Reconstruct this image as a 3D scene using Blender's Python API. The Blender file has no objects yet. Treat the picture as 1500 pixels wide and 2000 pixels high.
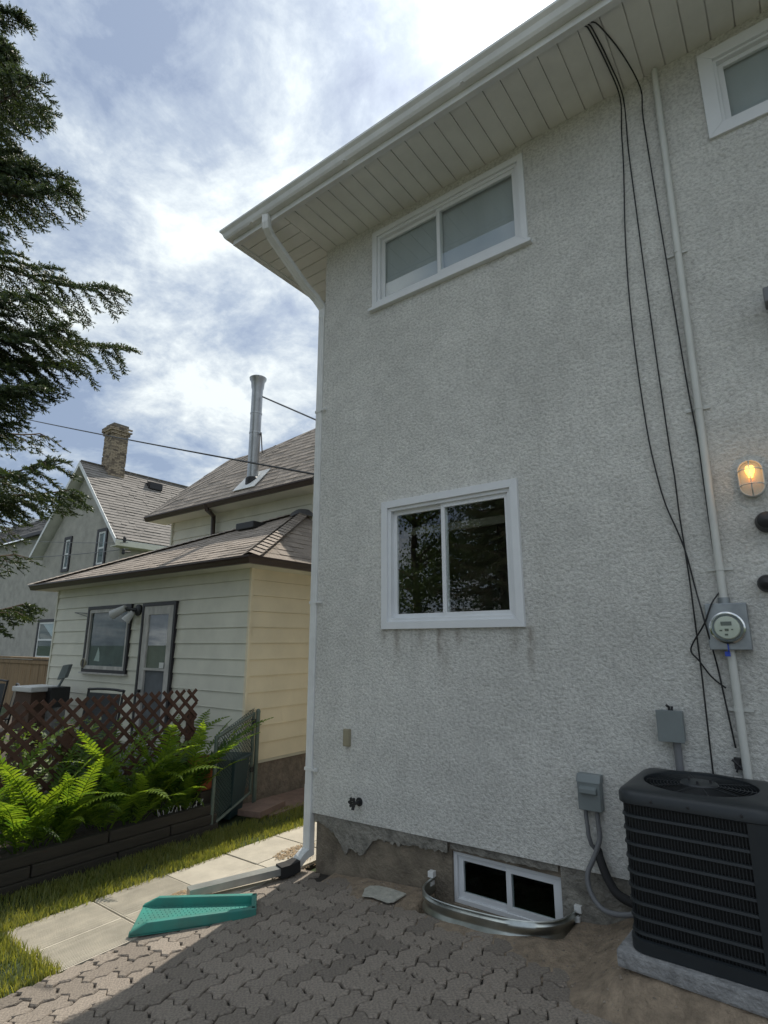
import bpy, bmesh, math, random
import numpy as np
from mathutils import Vector, Matrix
R = random.Random(7)
NR = np.random.default_rng(7)
SC = bpy.context.scene
COL = SC.collection

# ------------------------------------------------------------------ camera, sky, sun, exposure
F = 1090.0                                   # focal length in pixels of the 1500x2000 photograph
TH, PHI = math.radians(13.2), math.radians(53.2)
fh = np.array([-math.cos(PHI), math.sin(PHI), 0.0]); rt = np.array([math.sin(PHI), math.cos(PHI), 0.0])
zz = np.array([0, 0, 1.0])
fw = fh*math.cos(TH) + zz*math.sin(TH); upv = -fh*math.sin(TH) + zz*math.cos(TH)
CAM = np.array([3.696, -3.891, 1.9])
cam = bpy.data.cameras.new('camera'); camo = bpy.data.objects.new('camera', cam); COL.objects.link(camo)
cam.sensor_fit = 'VERTICAL'; cam.sensor_height = 36; cam.sensor_width = 27; cam.lens = F/2000*36
cam.clip_start = 0.02; cam.clip_end = 2000
m = Matrix(((rt[0], upv[0], -fw[0], CAM[0]), (rt[1], upv[1], -fw[1], CAM[1]), (rt[2], upv[2], -fw[2], CAM[2]), (0, 0, 0, 1)))
camo.matrix_world = m
SC.camera = camo

SUN = Vector((-0.155, 0.604, 0.782)).normalized()
SUN_EL = math.asin(SUN.z); SUN_ROT = math.atan2(SUN.x, SUN.y)
world = bpy.data.worlds.new('World'); SC.world = world; world.use_nodes = True
SKY_STRENGTH = 0.1
SKY_GAIN = 0.78
def build_world():
    nt = world.node_tree; N = nt.nodes; L = nt.links
    for n in list(N): N.remove(n)
    out = N.new('ShaderNodeOutputWorld'); bg = N.new('ShaderNodeBackground'); bg.inputs[1].default_value = SKY_STRENGTH
    L.new(bg.outputs[0], out.inputs[0])
    sky = N.new('ShaderNodeTexSky'); sky.sky_type = 'NISHITA'; sky.sun_disc = False
    sky.sun_elevation = SUN_EL; sky.sun_rotation = SUN_ROT; sky.air_density = 1.0; sky.dust_density = 1.2; sky.ozone_density = 1.5
    tc = N.new('ShaderNodeTexCoord')
    sep = N.new('ShaderNodeSeparateXYZ'); L.new(tc.outputs['Generated'], sep.inputs[0])
    def mth(op, a, b=None, clamp=False):
        n = N.new('ShaderNodeMath'); n.operation = op; n.use_clamp = clamp
        for i, v in enumerate((a, b)):
            if v is None: continue
            if isinstance(v, (int, float)): n.inputs[i].default_value = v
            else: L.new(v, n.inputs[i])
        return n.outputs[0]
    zc = mth('ADD', mth('MAXIMUM', sep.outputs[2], 0.0), 0.22)
    cx = mth('DIVIDE', sep.outputs[0], zc); cy = mth('DIVIDE', sep.outputs[1], zc)
    cmb = N.new('ShaderNodeCombineXYZ'); L.new(cx, cmb.inputs[0]); L.new(cy, cmb.inputs[1])
    def noise(scale, detail, rough, off, dist=0.0):
        mp = N.new('ShaderNodeMapping'); mp.inputs[1].default_value = off; L.new(cmb.outputs[0], mp.inputs[0])
        n = N.new('ShaderNodeTexNoise'); n.inputs['Scale'].default_value = scale; n.inputs['Detail'].default_value = detail
        n.inputs['Roughness'].default_value = rough; n.inputs['Distortion'].default_value = dist
        L.new(mp.outputs[0], n.inputs['Vector']); return n.outputs[0]
    n1 = noise(2.9, 8, 0.62, (3.1, 1.7, 0.4), 0.25); n2 = noise(0.9, 3, 0.5, (8.2, 4.4, 2.0)); n3 = noise(7.0, 7, 0.66, (1.2, 7.7, 5.0), 0.3)
    dens = mth('ADD', mth('MULTIPLY', n1, 0.60), mth('ADD', mth('MULTIPLY', n2, 0.20), mth('MULTIPLY', n3, 0.22)))
    # glow of cloud round the sun (forward scattering)
    dv = N.new('ShaderNodeVectorMath'); dv.operation = 'DOT_PRODUCT'; dv.inputs[1].default_value = SUN; 
    nrm = N.new('ShaderNodeVectorMath'); nrm.operation = 'NORMALIZE'; L.new(tc.outputs['Generated'], nrm.inputs[0]); L.new(nrm.outputs[0], dv.inputs[0])
    dd = mth('MAXIMUM', dv.outputs['Value'], 0.0)
    glow = mth('ADD', mth('MULTIPLY', mth('POWER', dd, 40.0), 0.8), mth('MULTIPLY', mth('POWER', dd, 6.0), 0.06))
    cover = N.new('ShaderNodeMapRange'); cover.interpolation_type = 'SMOOTHSTEP'
    cover.inputs[1].default_value = 0.44; cover.inputs[2].default_value = 0.60; cover.inputs[3].default_value = 0.86; cover.inputs[4].default_value = 1.0
    L.new(dens, cover.inputs[0])
    ramp = N.new('ShaderNodeValToRGB'); e = ramp.color_ramp.elements
    e[0].position = 0.435; e[0].color = (0.19, 0.235, 0.315, 1); e[1].position = 0.60; e[1].color = (0.61, 0.655, 0.67, 1)
    e2 = ramp.color_ramp.elements.new(0.50); e2.color = (0.315, 0.365, 0.43, 1)
    L.new(dens, ramp.inputs[0])
    lum = mth('MULTIPLY', mth('MULTIPLY', mth('ADD', mth('ADD', 0.80, mth('MULTIPLY', mth('MAXIMUM', sep.outputs[2], 0.0), 0.25)), glow), SKY_GAIN), 1.0/SKY_STRENGTH)
    sc = N.new('ShaderNodeVectorMath'); sc.operation = 'SCALE'; L.new(ramp.outputs[0], sc.inputs[0]); L.new(lum, sc.inputs[3])
    mix = N.new('ShaderNodeMix'); mix.data_type = 'RGBA'
    L.new(cover.outputs[0], mix.inputs[0]); L.new(sky.outputs[0], mix.inputs[6]); L.new(sc.outputs[0], mix.inputs[7])
    L.new(mix.outputs[2], bg.inputs[0])
build_world()
sun = bpy.data.lights.new('sun', 'SUN'); sun.energy = 2.2; sun.angle = math.radians(0.6); sun.color = (1.0, 0.93, 0.82)
suno = bpy.data.objects.new('sun', sun); COL.objects.link(suno)
suno.rotation_euler = SUN.to_track_quat('Z', 'Y').to_euler(); suno.location = (-5, 20, 26)
vs = SC.view_settings; vs.view_transform = 'Standard'; vs.look = 'None'; vs.exposure = 1.13; vs.gamma = 1.0; vs.use_curve_mapping = False

# ------------------------------------------------------------------ measuring helpers (photo pixel -> real place on a known plane)
def ray(x, y): return fw*F + rt*(x-750) + upv*(1000-y)
def PY(x, y, Y=0.0):
    d = ray(x, y); return CAM + d*((Y-CAM[1])/d[1])
def PX(x, y, X):
    d = ray(x, y); return CAM + d*((X-CAM[0])/d[0])
def PZ(x, y, Z=0.0):
    d = ray(x, y); return CAM + d*((Z-CAM[2])/d[2])
def proj(p):
    v = np.array(p)-CAM; dz = v@fw
    return (750+F*(v@rt)/dz, 1000-F*(v@upv)/dz) if dz > 0.05 else (-9999, -9999)
SL = 0.08
def gz(x): return SL*max(0.0, min(x, 7)+0.15)

# ------------------------------------------------------------------ materials
MATS = {}
def mat(name, col, rough=0.7, var=0.0, vs_=8.0, bump=0.0, bs=60.0, metal=0.0, col2=None, stretch=None, island=0.0, spec=0.5, detail=4.0):
    """procedural principled: colour varied by noise (var / col2), fine relief from bump"""
    if name in MATS: return MATS[name]
    mt = bpy.data.materials.new(name); mt.use_nodes = True; MATS[name] = mt
    nt = mt.node_tree; N = nt.nodes; L = nt.links; b = N['Principled BSDF']
    b.inputs['Roughness'].default_value = rough; b.inputs['Metallic'].default_value = metal
    b.inputs['Specular IOR Level'].default_value = spec
    tc = N.new('ShaderNodeTexCoord'); mp = N.new('ShaderNodeMapping'); L.new(tc.outputs['Object'], mp.inputs[0])
    if stretch: mp.inputs[3].default_value = stretch
    c1 = (*col, 1); c2 = (*(col2 if col2 else [c*(1-var) for c in col]), 1)
    n = N.new('ShaderNodeTexNoise'); n.inputs['Scale'].default_value = vs_; n.inputs['Detail'].default_value = detail; n.inputs['Roughness'].default_value = 0.6
    L.new(mp.outputs[0], n.inputs['Vector'])
    rp = N.new('ShaderNodeValToRGB'); rp.color_ramp.elements[0].position = 0.33; rp.color_ramp.elements[1].position = 0.67
    rp.color_ramp.elements[0].color = c2; rp.color_ramp.elements[1].color = c1
    L.new(n.outputs[0], rp.inputs[0]); cout = rp.outputs[0]
    if island:
        g = N.new('ShaderNodeNewGeometry'); mr = N.new('ShaderNodeMapRange')
        mr.inputs[3].default_value = 1-island; mr.inputs[4].default_value = 1+island; L.new(g.outputs['Random Per Island'], mr.inputs[0])
        oi = N.new('ShaderNodeObjectInfo'); ad = N.new('ShaderNodeMapRange'); ad.inputs[3].default_value = 1-island*0.7; ad.inputs[4].default_value = 1+island*0.7
        L.new(oi.outputs['Random'], ad.inputs[0])
        mm = N.new('ShaderNodeMath'); mm.operation = 'MULTIPLY'; L.new(mr.outputs[0], mm.inputs[0]); L.new(ad.outputs[0], mm.inputs[1])
        s = N.new('ShaderNodeVectorMath'); s.operation = 'SCALE'; L.new(cout, s.inputs[0]); L.new(mm.outputs[0], s.inputs[3]); cout = s.outputs[0]
    L.new(cout, b.inputs['Base Color'])
    if bump:
        n2 = N.new('ShaderNodeTexNoise'); n2.inputs['Scale'].default_value = bs; n2.inputs['Detail'].default_value = 4
        L.new(mp.outputs[0], n2.inputs['Vector'])
        bp = N.new('ShaderNodeBump'); bp.inputs['Strength'].default_value = 1.0; bp.inputs['Distance'].default_value = bump
        L.new(n2.outputs[0], bp.inputs['Height']); L.new(bp.outputs[0], b.inputs['Normal'])
    mt['out'] = 1
    return mt

def leaf_mat(name, col, col2, trans=0.5, rough=0.5, vs_=3.0):
    if name in MATS: return MATS[name]
    mt = bpy.data.materials.new(name); mt.use_nodes = True; MATS[name] = mt
    nt = mt.node_tree; N = nt.nodes; L = nt.links; b = N['Principled BSDF']; o = N['Material Output']
    g = N.new('ShaderNodeNewGeometry'); tc = N.new('ShaderNodeTexCoord')
    n = N.new('ShaderNodeTexNoise'); n.inputs['Scale'].default_value = vs_; L.new(tc.outputs['Object'], n.inputs['Vector'])
    ad = N.new('ShaderNodeMath'); ad.operation = 'MULTIPLY_ADD'; ad.inputs[1].default_value = 0.5; L.new(g.outputs['Random Per Island'], ad.inputs[0])
    oi = N.new('ShaderNodeObjectInfo'); om = N.new('ShaderNodeMath'); om.operation = 'MULTIPLY_ADD'; om.inputs[1].default_value = 0.55; om.inputs[2].default_value = -0.27; L.new(oi.outputs['Random'], om.inputs[0])
    ml = N.new('ShaderNodeMath'); ml.operation = 'MULTIPLY_ADD'; ml.inputs[1].default_value = 0.6; L.new(om.outputs[0], ml.inputs[2]); L.new(n.outputs[0], ml.inputs[0]); L.new(ml.outputs[0], ad.inputs[2])
    rp = N.new('ShaderNodeValToRGB'); rp.color_ramp.elements[0].color = (*col, 1); rp.color_ramp.elements[1].color = (*col2, 1)
    rp.color_ramp.elements[0].position = 0.2; rp.color_ramp.elements[1].position = 0.8
    L.new(ad.outputs[0], rp.inputs[0]); L.new(rp.outputs[0], b.inputs['Base Color']); b.inputs['Roughness'].default_value = rough
    if trans > 0:
        t = N.new('ShaderNodeBsdfTranslucent'); hs = N.new('ShaderNodeMix'); hs.data_type = 'RGBA'; hs.blend_type = 'MULTIPLY'; hs.inputs[0].default_value = 1
        L.new(rp.outputs[0], hs.inputs[6]); hs.inputs[7].default_value = (2.5, 2.2, 0.8, 1); L.new(hs.outputs[2], t.inputs[0])
        mx = N.new('ShaderNodeMixShader'); mx.inputs[0].default_value = trans; L.new(b.outputs[0], mx.inputs[1]); L.new(t.outputs[0], mx.inputs[2]); L.new(mx.outputs[0], o.inputs[0])
    return mt

def glass_mat(name, ior=1.55, tint=(0.9, 0.95, 0.95), rough=0.0):
    if name in MATS: return MATS[name]
    mt = bpy.data.materials.new(name); mt.use_nodes = True; MATS[name] = mt
    nt = mt.node_tree; N = nt.nodes; L = nt.links; o = N['Material Output']; N.remove(N['Principled BSDF'])
    fr = N.new('ShaderNodeFresnel'); fr.inputs[0].default_value = ior
    gl = N.new('ShaderNodeBsdfGlossy'); gl.inputs['Roughness'].default_value = rough
    tr = N.new('ShaderNodeBsdfTransparent'); tr.inputs[0].default_value = (*tint, 1)
    gm = N.new('ShaderNodeNewGeometry'); iv = N.new('ShaderNodeMath'); iv.operation = 'SUBTRACT'; iv.inputs[0].default_value = 1.0; L.new(gm.outputs['Backfacing'], iv.inputs[1])
    mu = N.new('ShaderNodeMath'); mu.operation = 'MULTIPLY'; L.new(fr.outputs[0], mu.inputs[0]); L.new(iv.outputs[0], mu.inputs[1])   # only the outer face of a pane reflects
    mx = N.new('ShaderNodeMixShader'); L.new(mu.outputs[0], mx.inputs[0]); L.new(tr.outputs[0], mx.inputs[1]); L.new(gl.outputs[0], mx.inputs[2]); L.new(mx.outputs[0], o.inputs[0])
    return mt

def stucco_mat():
    mt = bpy.data.materials.new('stucco'); mt.use_nodes = True
    nt = mt.node_tree; N = nt.nodes; L = nt.links; b = N['Principled BSDF']; b.inputs['Roughness'].default_value = 0.9
    b.inputs['Specular IOR Level'].default_value = 0.2
    tc = N.new('ShaderNodeTexCoord'); P = tc.outputs['Object']
    def noise(s, d, r=0.55, stretch=None):
        v = P
        if stretch:
            mp = N.new('ShaderNodeMapping'); mp.inputs[3].default_value = stretch; L.new(P, mp.inputs[0]); v = mp.outputs[0]
        n = N.new('ShaderNodeTexNoise'); n.inputs['Scale'].default_value = s; n.inputs['Detail'].default_value = d; n.inputs['Roughness'].default_value = r
        L.new(v, n.inputs['Vector']); return n.outputs[0]
    def mth(op, a, b_=None, c=None, clamp=False):
        n = N.new('ShaderNodeMath'); n.operation = op; n.use_clamp = clamp
        for i, v in enumerate((a, b_, c)):
            if v is None: continue
            if isinstance(v, (int, float)): n.inputs[i].default_value = v
            else: L.new(v, n.inputs[i])
        return n.outputs[0]
    def mr(v, a, b_, c, d):
        n = N.new('ShaderNodeMapRange'); n.interpolation_type = 'SMOOTHSTEP'
        for i, q in enumerate((a, b_, c, d)): n.inputs[i+1].default_value = q
        L.new(v, n.inputs[0]); return n.outputs[0]
    lump = noise(42, 5, 0.72, (.95, 1, 1.1)); fine = noise(130, 3)
    vor = N.new('ShaderNodeTexVoronoi'); vor.inputs['Scale'].default_value = 52; L.new(P, vor.inputs['Vector'])
    h = mth('ADD', mth('MULTIPLY', lump, 1.3), mth('ADD', mth('MULTIPLY', fine, 0.35), mth('MULTIPLY', vor.outputs[0], -0.25)))
    bp = N.new('ShaderNodeBump'); bp.inputs['Strength'].default_value = 1.0; bp.inputs['Distance'].default_value = 0.0165
    L.new(h, bp.inputs['Height']); L.new(bp.outputs[0], b.inputs['Normal'])
    # colour: grey-cream dash, relief shade painted into the pits, soft weathering
    rp = N.new('ShaderNodeValToRGB'); rp.color_ramp.elements[0].position = 0.34; rp.color_ramp.elements[0].color = (0.52, 0.515, 0.485, 1)
    rp.color_ramp.elements[1].position = 0.56; rp.color_ramp.elements[1].color = (0.79, 0.785, 0.745, 1); L.new(lump, rp.inputs[0])
    big = mr(noise(0.8, 5, .6), 0.32, 0.68, 0.90, 1.05); med = mr(noise(7, 3), 0.3, 0.7, 0.94, 1.05)
    # run-down stains below the window sill
    sx = N.new('ShaderNodeSeparateXYZ'); L.new(P, sx.inputs[0])
    def streak(x, w, z0, z1, amt):
        dx = mth('ABSOLUTE', mth('SUBTRACT', mth('ADD', sx.outputs[0], mth('MULTIPLY', mth('SUBTRACT', noise(6, 2), 0.5), 0.08)), x))
        return mth('MULTIPLY', mth('MULTIPLY', mr(dx, 0.0, w, 1, 0), mr(sx.outputs[2], z1, z0, 0, 1)), mth('MULTIPLY', amt, mr(sx.outputs[2], 1.97, 2.04, 1, 0)))
    st = None
    for (x, w, z1, a) in ((0.92, 0.06, 1.62, .6), (1.33, 0.045, 1.66, .95), (1.37, 0.09, 1.50, .5), (1.50, 0.04, 1.78, .45), (1.95, 0.07, 1.74, .5), (2.09, 0.05, 1.55, .7), (1.15, 0.06, 1.80, .4), (.78, .05, 1.85, .5)):
        s_ = streak(x, w, 2.02, z1, a); st = s_ if st is None else mth('MAXIMUM', st, s_)
    st = mth('MULTIPLY', st, mr(noise(14, 3, 0.6, (1, 1, .35)), 0.35, 0.6, 0.35, 1.0))
    sc = N.new('ShaderNodeVectorMath'); sc.operation = 'SCALE'; L.new(rp.outputs[0], sc.inputs[0]); L.new(mth('MULTIPLY', big, med), sc.inputs[3])
    mx = N.new('ShaderNodeMix'); mx.data_type = 'RGBA'; L.new(st, mx.inputs[0]); L.new(sc.outputs[0], mx.inputs[6]); mx.inputs[7].default_value = (0.20, 0.16, 0.12, 1)
    L.new(mx.outputs[2], b.inputs['Base Color'])
    return mt

M = dict(
 stucco=stucco_mat(),
 vinyl=mat('white_vinyl', (0.74, 0.76, 0.78), 0.45, 0.06, 5),
 metalwhite=mat('white_painted_metal', (0.74, 0.75, 0.74), 0.45, 0.16, 4),
 soffit=mat('soffit_board', (0.74, 0.74, 0.70), 0.6, 0.12, 3),
 glass=glass_mat('window_glass', 2.3, (.96, .98, .97)), glass2=glass_mat('plain_glass', 1.5),
 screen=mat('insect_screen', (0.13, 0.14, 0.15), 0.8),
 blind=mat('window_blind', (0.46, 0.50, 0.54), 0.8, 0.15, 3, stretch=(1, 1, 0.2)),
 room=mat('dark_room', (0.10, 0.115, 0.10), 0.9),
 concrete=mat('foundation_concrete', (0.25, 0.21, 0.16), 0.9, 0.55, 6, 0.012, 45, detail=8),
 parge=mat('parging', (0.30, 0.285, 0.25), 0.95, 0.55, 9, 0.02, 42),
 galv=mat('galvanised_steel', (0.60, 0.63, 0.60), 0.33, 0.35, 7, metal=1.0),
 sand=mat('sand', (0.34, 0.265, 0.19), 0.95, 0.45, 14, 0.016, 70, detail=9),
 joint=mat('joint_soil', (0.035, 0.03, 0.025), 0.95, 0.3, 20),
 paver=mat('concrete_paver', (0.285, 0.243, 0.20), 0.9, 0.0, 70, 0.006, 110, col2=(0.15, 0.128, 0.108), island=0.27),
 slab=mat('walk_slab', (0.50, 0.46, 0.38), 0.9, 0.22, 5, 0.003, 150, island=0.06),
 teal=mat('green_plastic', (0.03, 0.24, 0.20), 0.5, 0.0, 5, col2=(0.05, 0.17, 0.14), detail=8),
 dirt=mat('soil', (0.065, 0.05, 0.035), 0.95, 0.4, 8, 0.02, 20),
 ground=mat('ground_turf', (0.05, 0.075, 0.025), 0.95, 0.45, 3, 0.02, 30),
 timber=mat('old_timber', (0.05, 0.042, 0.033), 0.9, 0.5, 5, 0.008, 30, stretch=(1, 0.12, 1)),
 siding=mat('cream_siding', (0.73, 0.715, 0.60), 0.5, 0.13, 2.2),
 siding_lit=mat('bounce_lit_siding', (0.83, 0.735, 0.53), 0.5, 0.12, 2.2),  # same cream siding, with the warm bounce light put into the colour
 trim_brown=mat('brown_eavestrough', (0.055, 0.035, 0.028), 0.4, 0.2, 5),
 shingle=mat('brown_shingle', (0.375, 0.32, 0.27), 0.95, 0.0, 50, 0.004, 200, col2=(0.24, 0.203, 0.172), island=0.17),
 shingle2=mat('grey_shingle', (0.26, 0.24, 0.22), 0.95, 0.0, 50, 0.004, 200, col2=(0.18, 0.165, 0.15), island=0.12),
 shingle3=mat('dark_shingle', (0.13, 0.13, 0.135), 0.95, 0.3, 30, island=0.15),
 gstucco=mat('grey_stucco', (0.44, 0.42, 0.375), 0.95, 0.25, 2, 0.02, 14),
 nfound=mat('rough_foundation', (0.28, 0.235, 0.19), 0.95, 0.4, 12, 0.02, 30),
 darkpaint=mat('black_trim', (0.018, 0.016, 0.02), 0.5),
 paint=mat('old_white_paint', (0.62, 0.60, 0.56), 0.6, 0.35, 9, stretch=(1, 1, 0.4)),
 brick=None, lattice=mat('brown_lattice', (0.085, 0.038, 0.024), 0.7, 0.3, 12),
 fence=mat('cedar_board', (0.30, 0.20, 0.11), 0.85, 0.4, 6, 0.004, 30, stretch=(1, 1, 0.12)),
 acdark=mat('charcoal_paint', (0.018, 0.023, 0.027), 0.42, 0.2, 6), acblack=mat('coil_black', (0.008, 0.009, 0.010), 0.6),
 acbar=mat('charcoal_guard', (0.014, 0.018, 0.021), 0.5, 0.2, 8),
 padc=mat('pad_concrete', (0.33, 0.33, 0.33), 0.9, 0.45, 14, 0.012, 50),
 greybox=mat('grey_enamel', (0.19, 0.22, 0.225), 0.4, 0.12, 6),
 greyplastic=mat('grey_conduit', (0.17, 0.175, 0.185), 0.5, 0.1, 8),
 pvc=mat('pale_conduit', (0.60, 0.61, 0.58), 0.45, 0.1, 6),
 cable=mat('black_cable', (0.012, 0.012, 0.014), 0.5), rubber=mat('black_foam', (0.015, 0.015, 0.016), 0.8),
 zinc=mat('meter_zinc', (0.33, 0.36, 0.38), 0.45, 0.25, 12, metal=0.7),
 dial=mat('meter_face', (0.60, 0.60, 0.50), 0.5, 0.05, 5), ink=mat('meter_ink', (0.12, 0.13, 0.10), 0.6),
 chrome=mat('bright_ring', (0.75, 0.76, 0.76), 0.2, metal=1.0), blue=mat('blue_seal', (0.02, 0.06, 0.42), 0.4),
 tan=mat('tan_plastic', (0.32, 0.29, 0.20), 0.6, 0.1, 8),
 iron=mat('black_iron', (0.02, 0.02, 0.022), 0.5), stovepipe=mat('stainless_flue', (0.46, 0.47, 0.47), 0.38, 0.2, 6, metal=0.85),
 bark=mat('spruce_bark', (0.10, 0.075, 0.055), 0.95, 0.4, 10, 0.02, 30),
 twig=mat('twig', (0.09, 0.065, 0.045), 0.9),
 needle=leaf_mat('spruce_needle', (0.035, 0.06, 0.032), (0.08, 0.12, 0.05), 0.15, 0.5, 0.8),
 fern=leaf_mat('fern_leaf', (0.035, 0.085, 0.014), (0.125, 0.20, 0.025), 0.52),
 leaf=leaf_mat('bush_leaf', (0.07, 0.13, 0.02), (0.15, 0.22, 0.05), 0.4),
 grass=leaf_mat('grass_blade', (0.07, 0.115, 0.022), (0.20, 0.215, 0.07), 0.4),
 wire=mat('green_wire', (0.05, 0.085, 0.075), 0.5, 0.2, 9), post=mat('green_grey_tube', (0.13, 0.17, 0.14), 0.5, 0.3, 12),
 binm=mat('teal_bin', (0.018, 0.045, 0.05), 0.5), pot=mat('terracotta', (0.36, 0.10, 0.04), 0.8, 0.2, 8),
 redslab=mat('reddish_slab', (0.25, 0.17, 0.14), 0.9, 0.3, 8, 0.004, 60),
 pebble=mat('buff_pebble', (0.55, 0.40, 0.24), 0.8, 0.3, 30, island=0.4),
 chunk=mat('stucco_chunk', (0.50, 0.49, 0.43), 0.95, 0.3, 25, 0.012, 60),
 whitepl=mat('white_plastic', (0.68, 0.68, 0.66), 0.5, 0.08, 6), brownbox=mat('brown_crate', (0.10, 0.06, 0.04), 0.8, 0.3, 8),
 mesh=mat('dark_sling', (0.035, 0.04, 0.045), 0.7), tanfab=mat('tan_sling', (0.17, 0.14, 0.10), 0.8),
 curtain=mat('white_curtain', (0.62, 0.63, 0.65), 0.9, 0.2, 12, stretch=(3, 1, 0.4)),
 netting=mat('window_netting', (0.15, 0.165, 0.18), 0.7, 0.35, 4),
)
def brick_mat():
    mt = bpy.data.materials.new('chimney_brick'); mt.use_nodes = True
    nt = mt.node_tree; N = nt.nodes; L = nt.links; b = N['Principled BSDF']; b.inputs['Roughness'].default_value = 0.95
    n = N.new('ShaderNodeTexNoise'); n.inputs['Scale'].default_value = 5; tc = N.new('ShaderNodeTexCoord'); L.new(tc.outputs['Object'], n.inputs['Vector'])
    g = N.new('ShaderNodeNewGeometry')
    ad = N.new('ShaderNodeMath'); ad.operation = 'MULTIPLY_ADD'; ad.inputs[1].default_value = 0.7; L.new(g.outputs['Random Per Island'], ad.inputs[0])
    s = N.new('ShaderNodeMath'); s.operation = 'MULTIPLY'; s.inputs[1].default_value = 0.4; L.new(n.outputs[0], s.inputs[0]); L.new(s.outputs[0], ad.inputs[2])
    rp = N.new('ShaderNodeValToRGB'); rp.color_ramp.elements[0].color = (0.10, 0.08, 0.065, 1); rp.color_ramp.elements[1].color = (0.36, 0.29, 0.21, 1)
    rp.color_ramp.elements[0].position = 0.15; rp.color_ramp.elements[1].position = 0.7
    L.new(ad.outputs[0], rp.inputs[0]); L.new(rp.outputs[0], b.inputs['Base Color']); return mt
M['brick'] = brick_mat()
def glow_mat():
    mt = bpy.data.materials.new('lit_bulb'); mt.use_nodes = True; b = mt.node_tree.nodes['Principled BSDF']
    b.inputs['Base Color'].default_value = (1, .6, .2, 1); b.inputs['Emission Color'].default_value = (1.0, 0.48, 0.10, 1); b.inputs['Emission Strength'].default_value = 1.6
    return mt
M['bulb'] = glow_mat()

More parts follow.
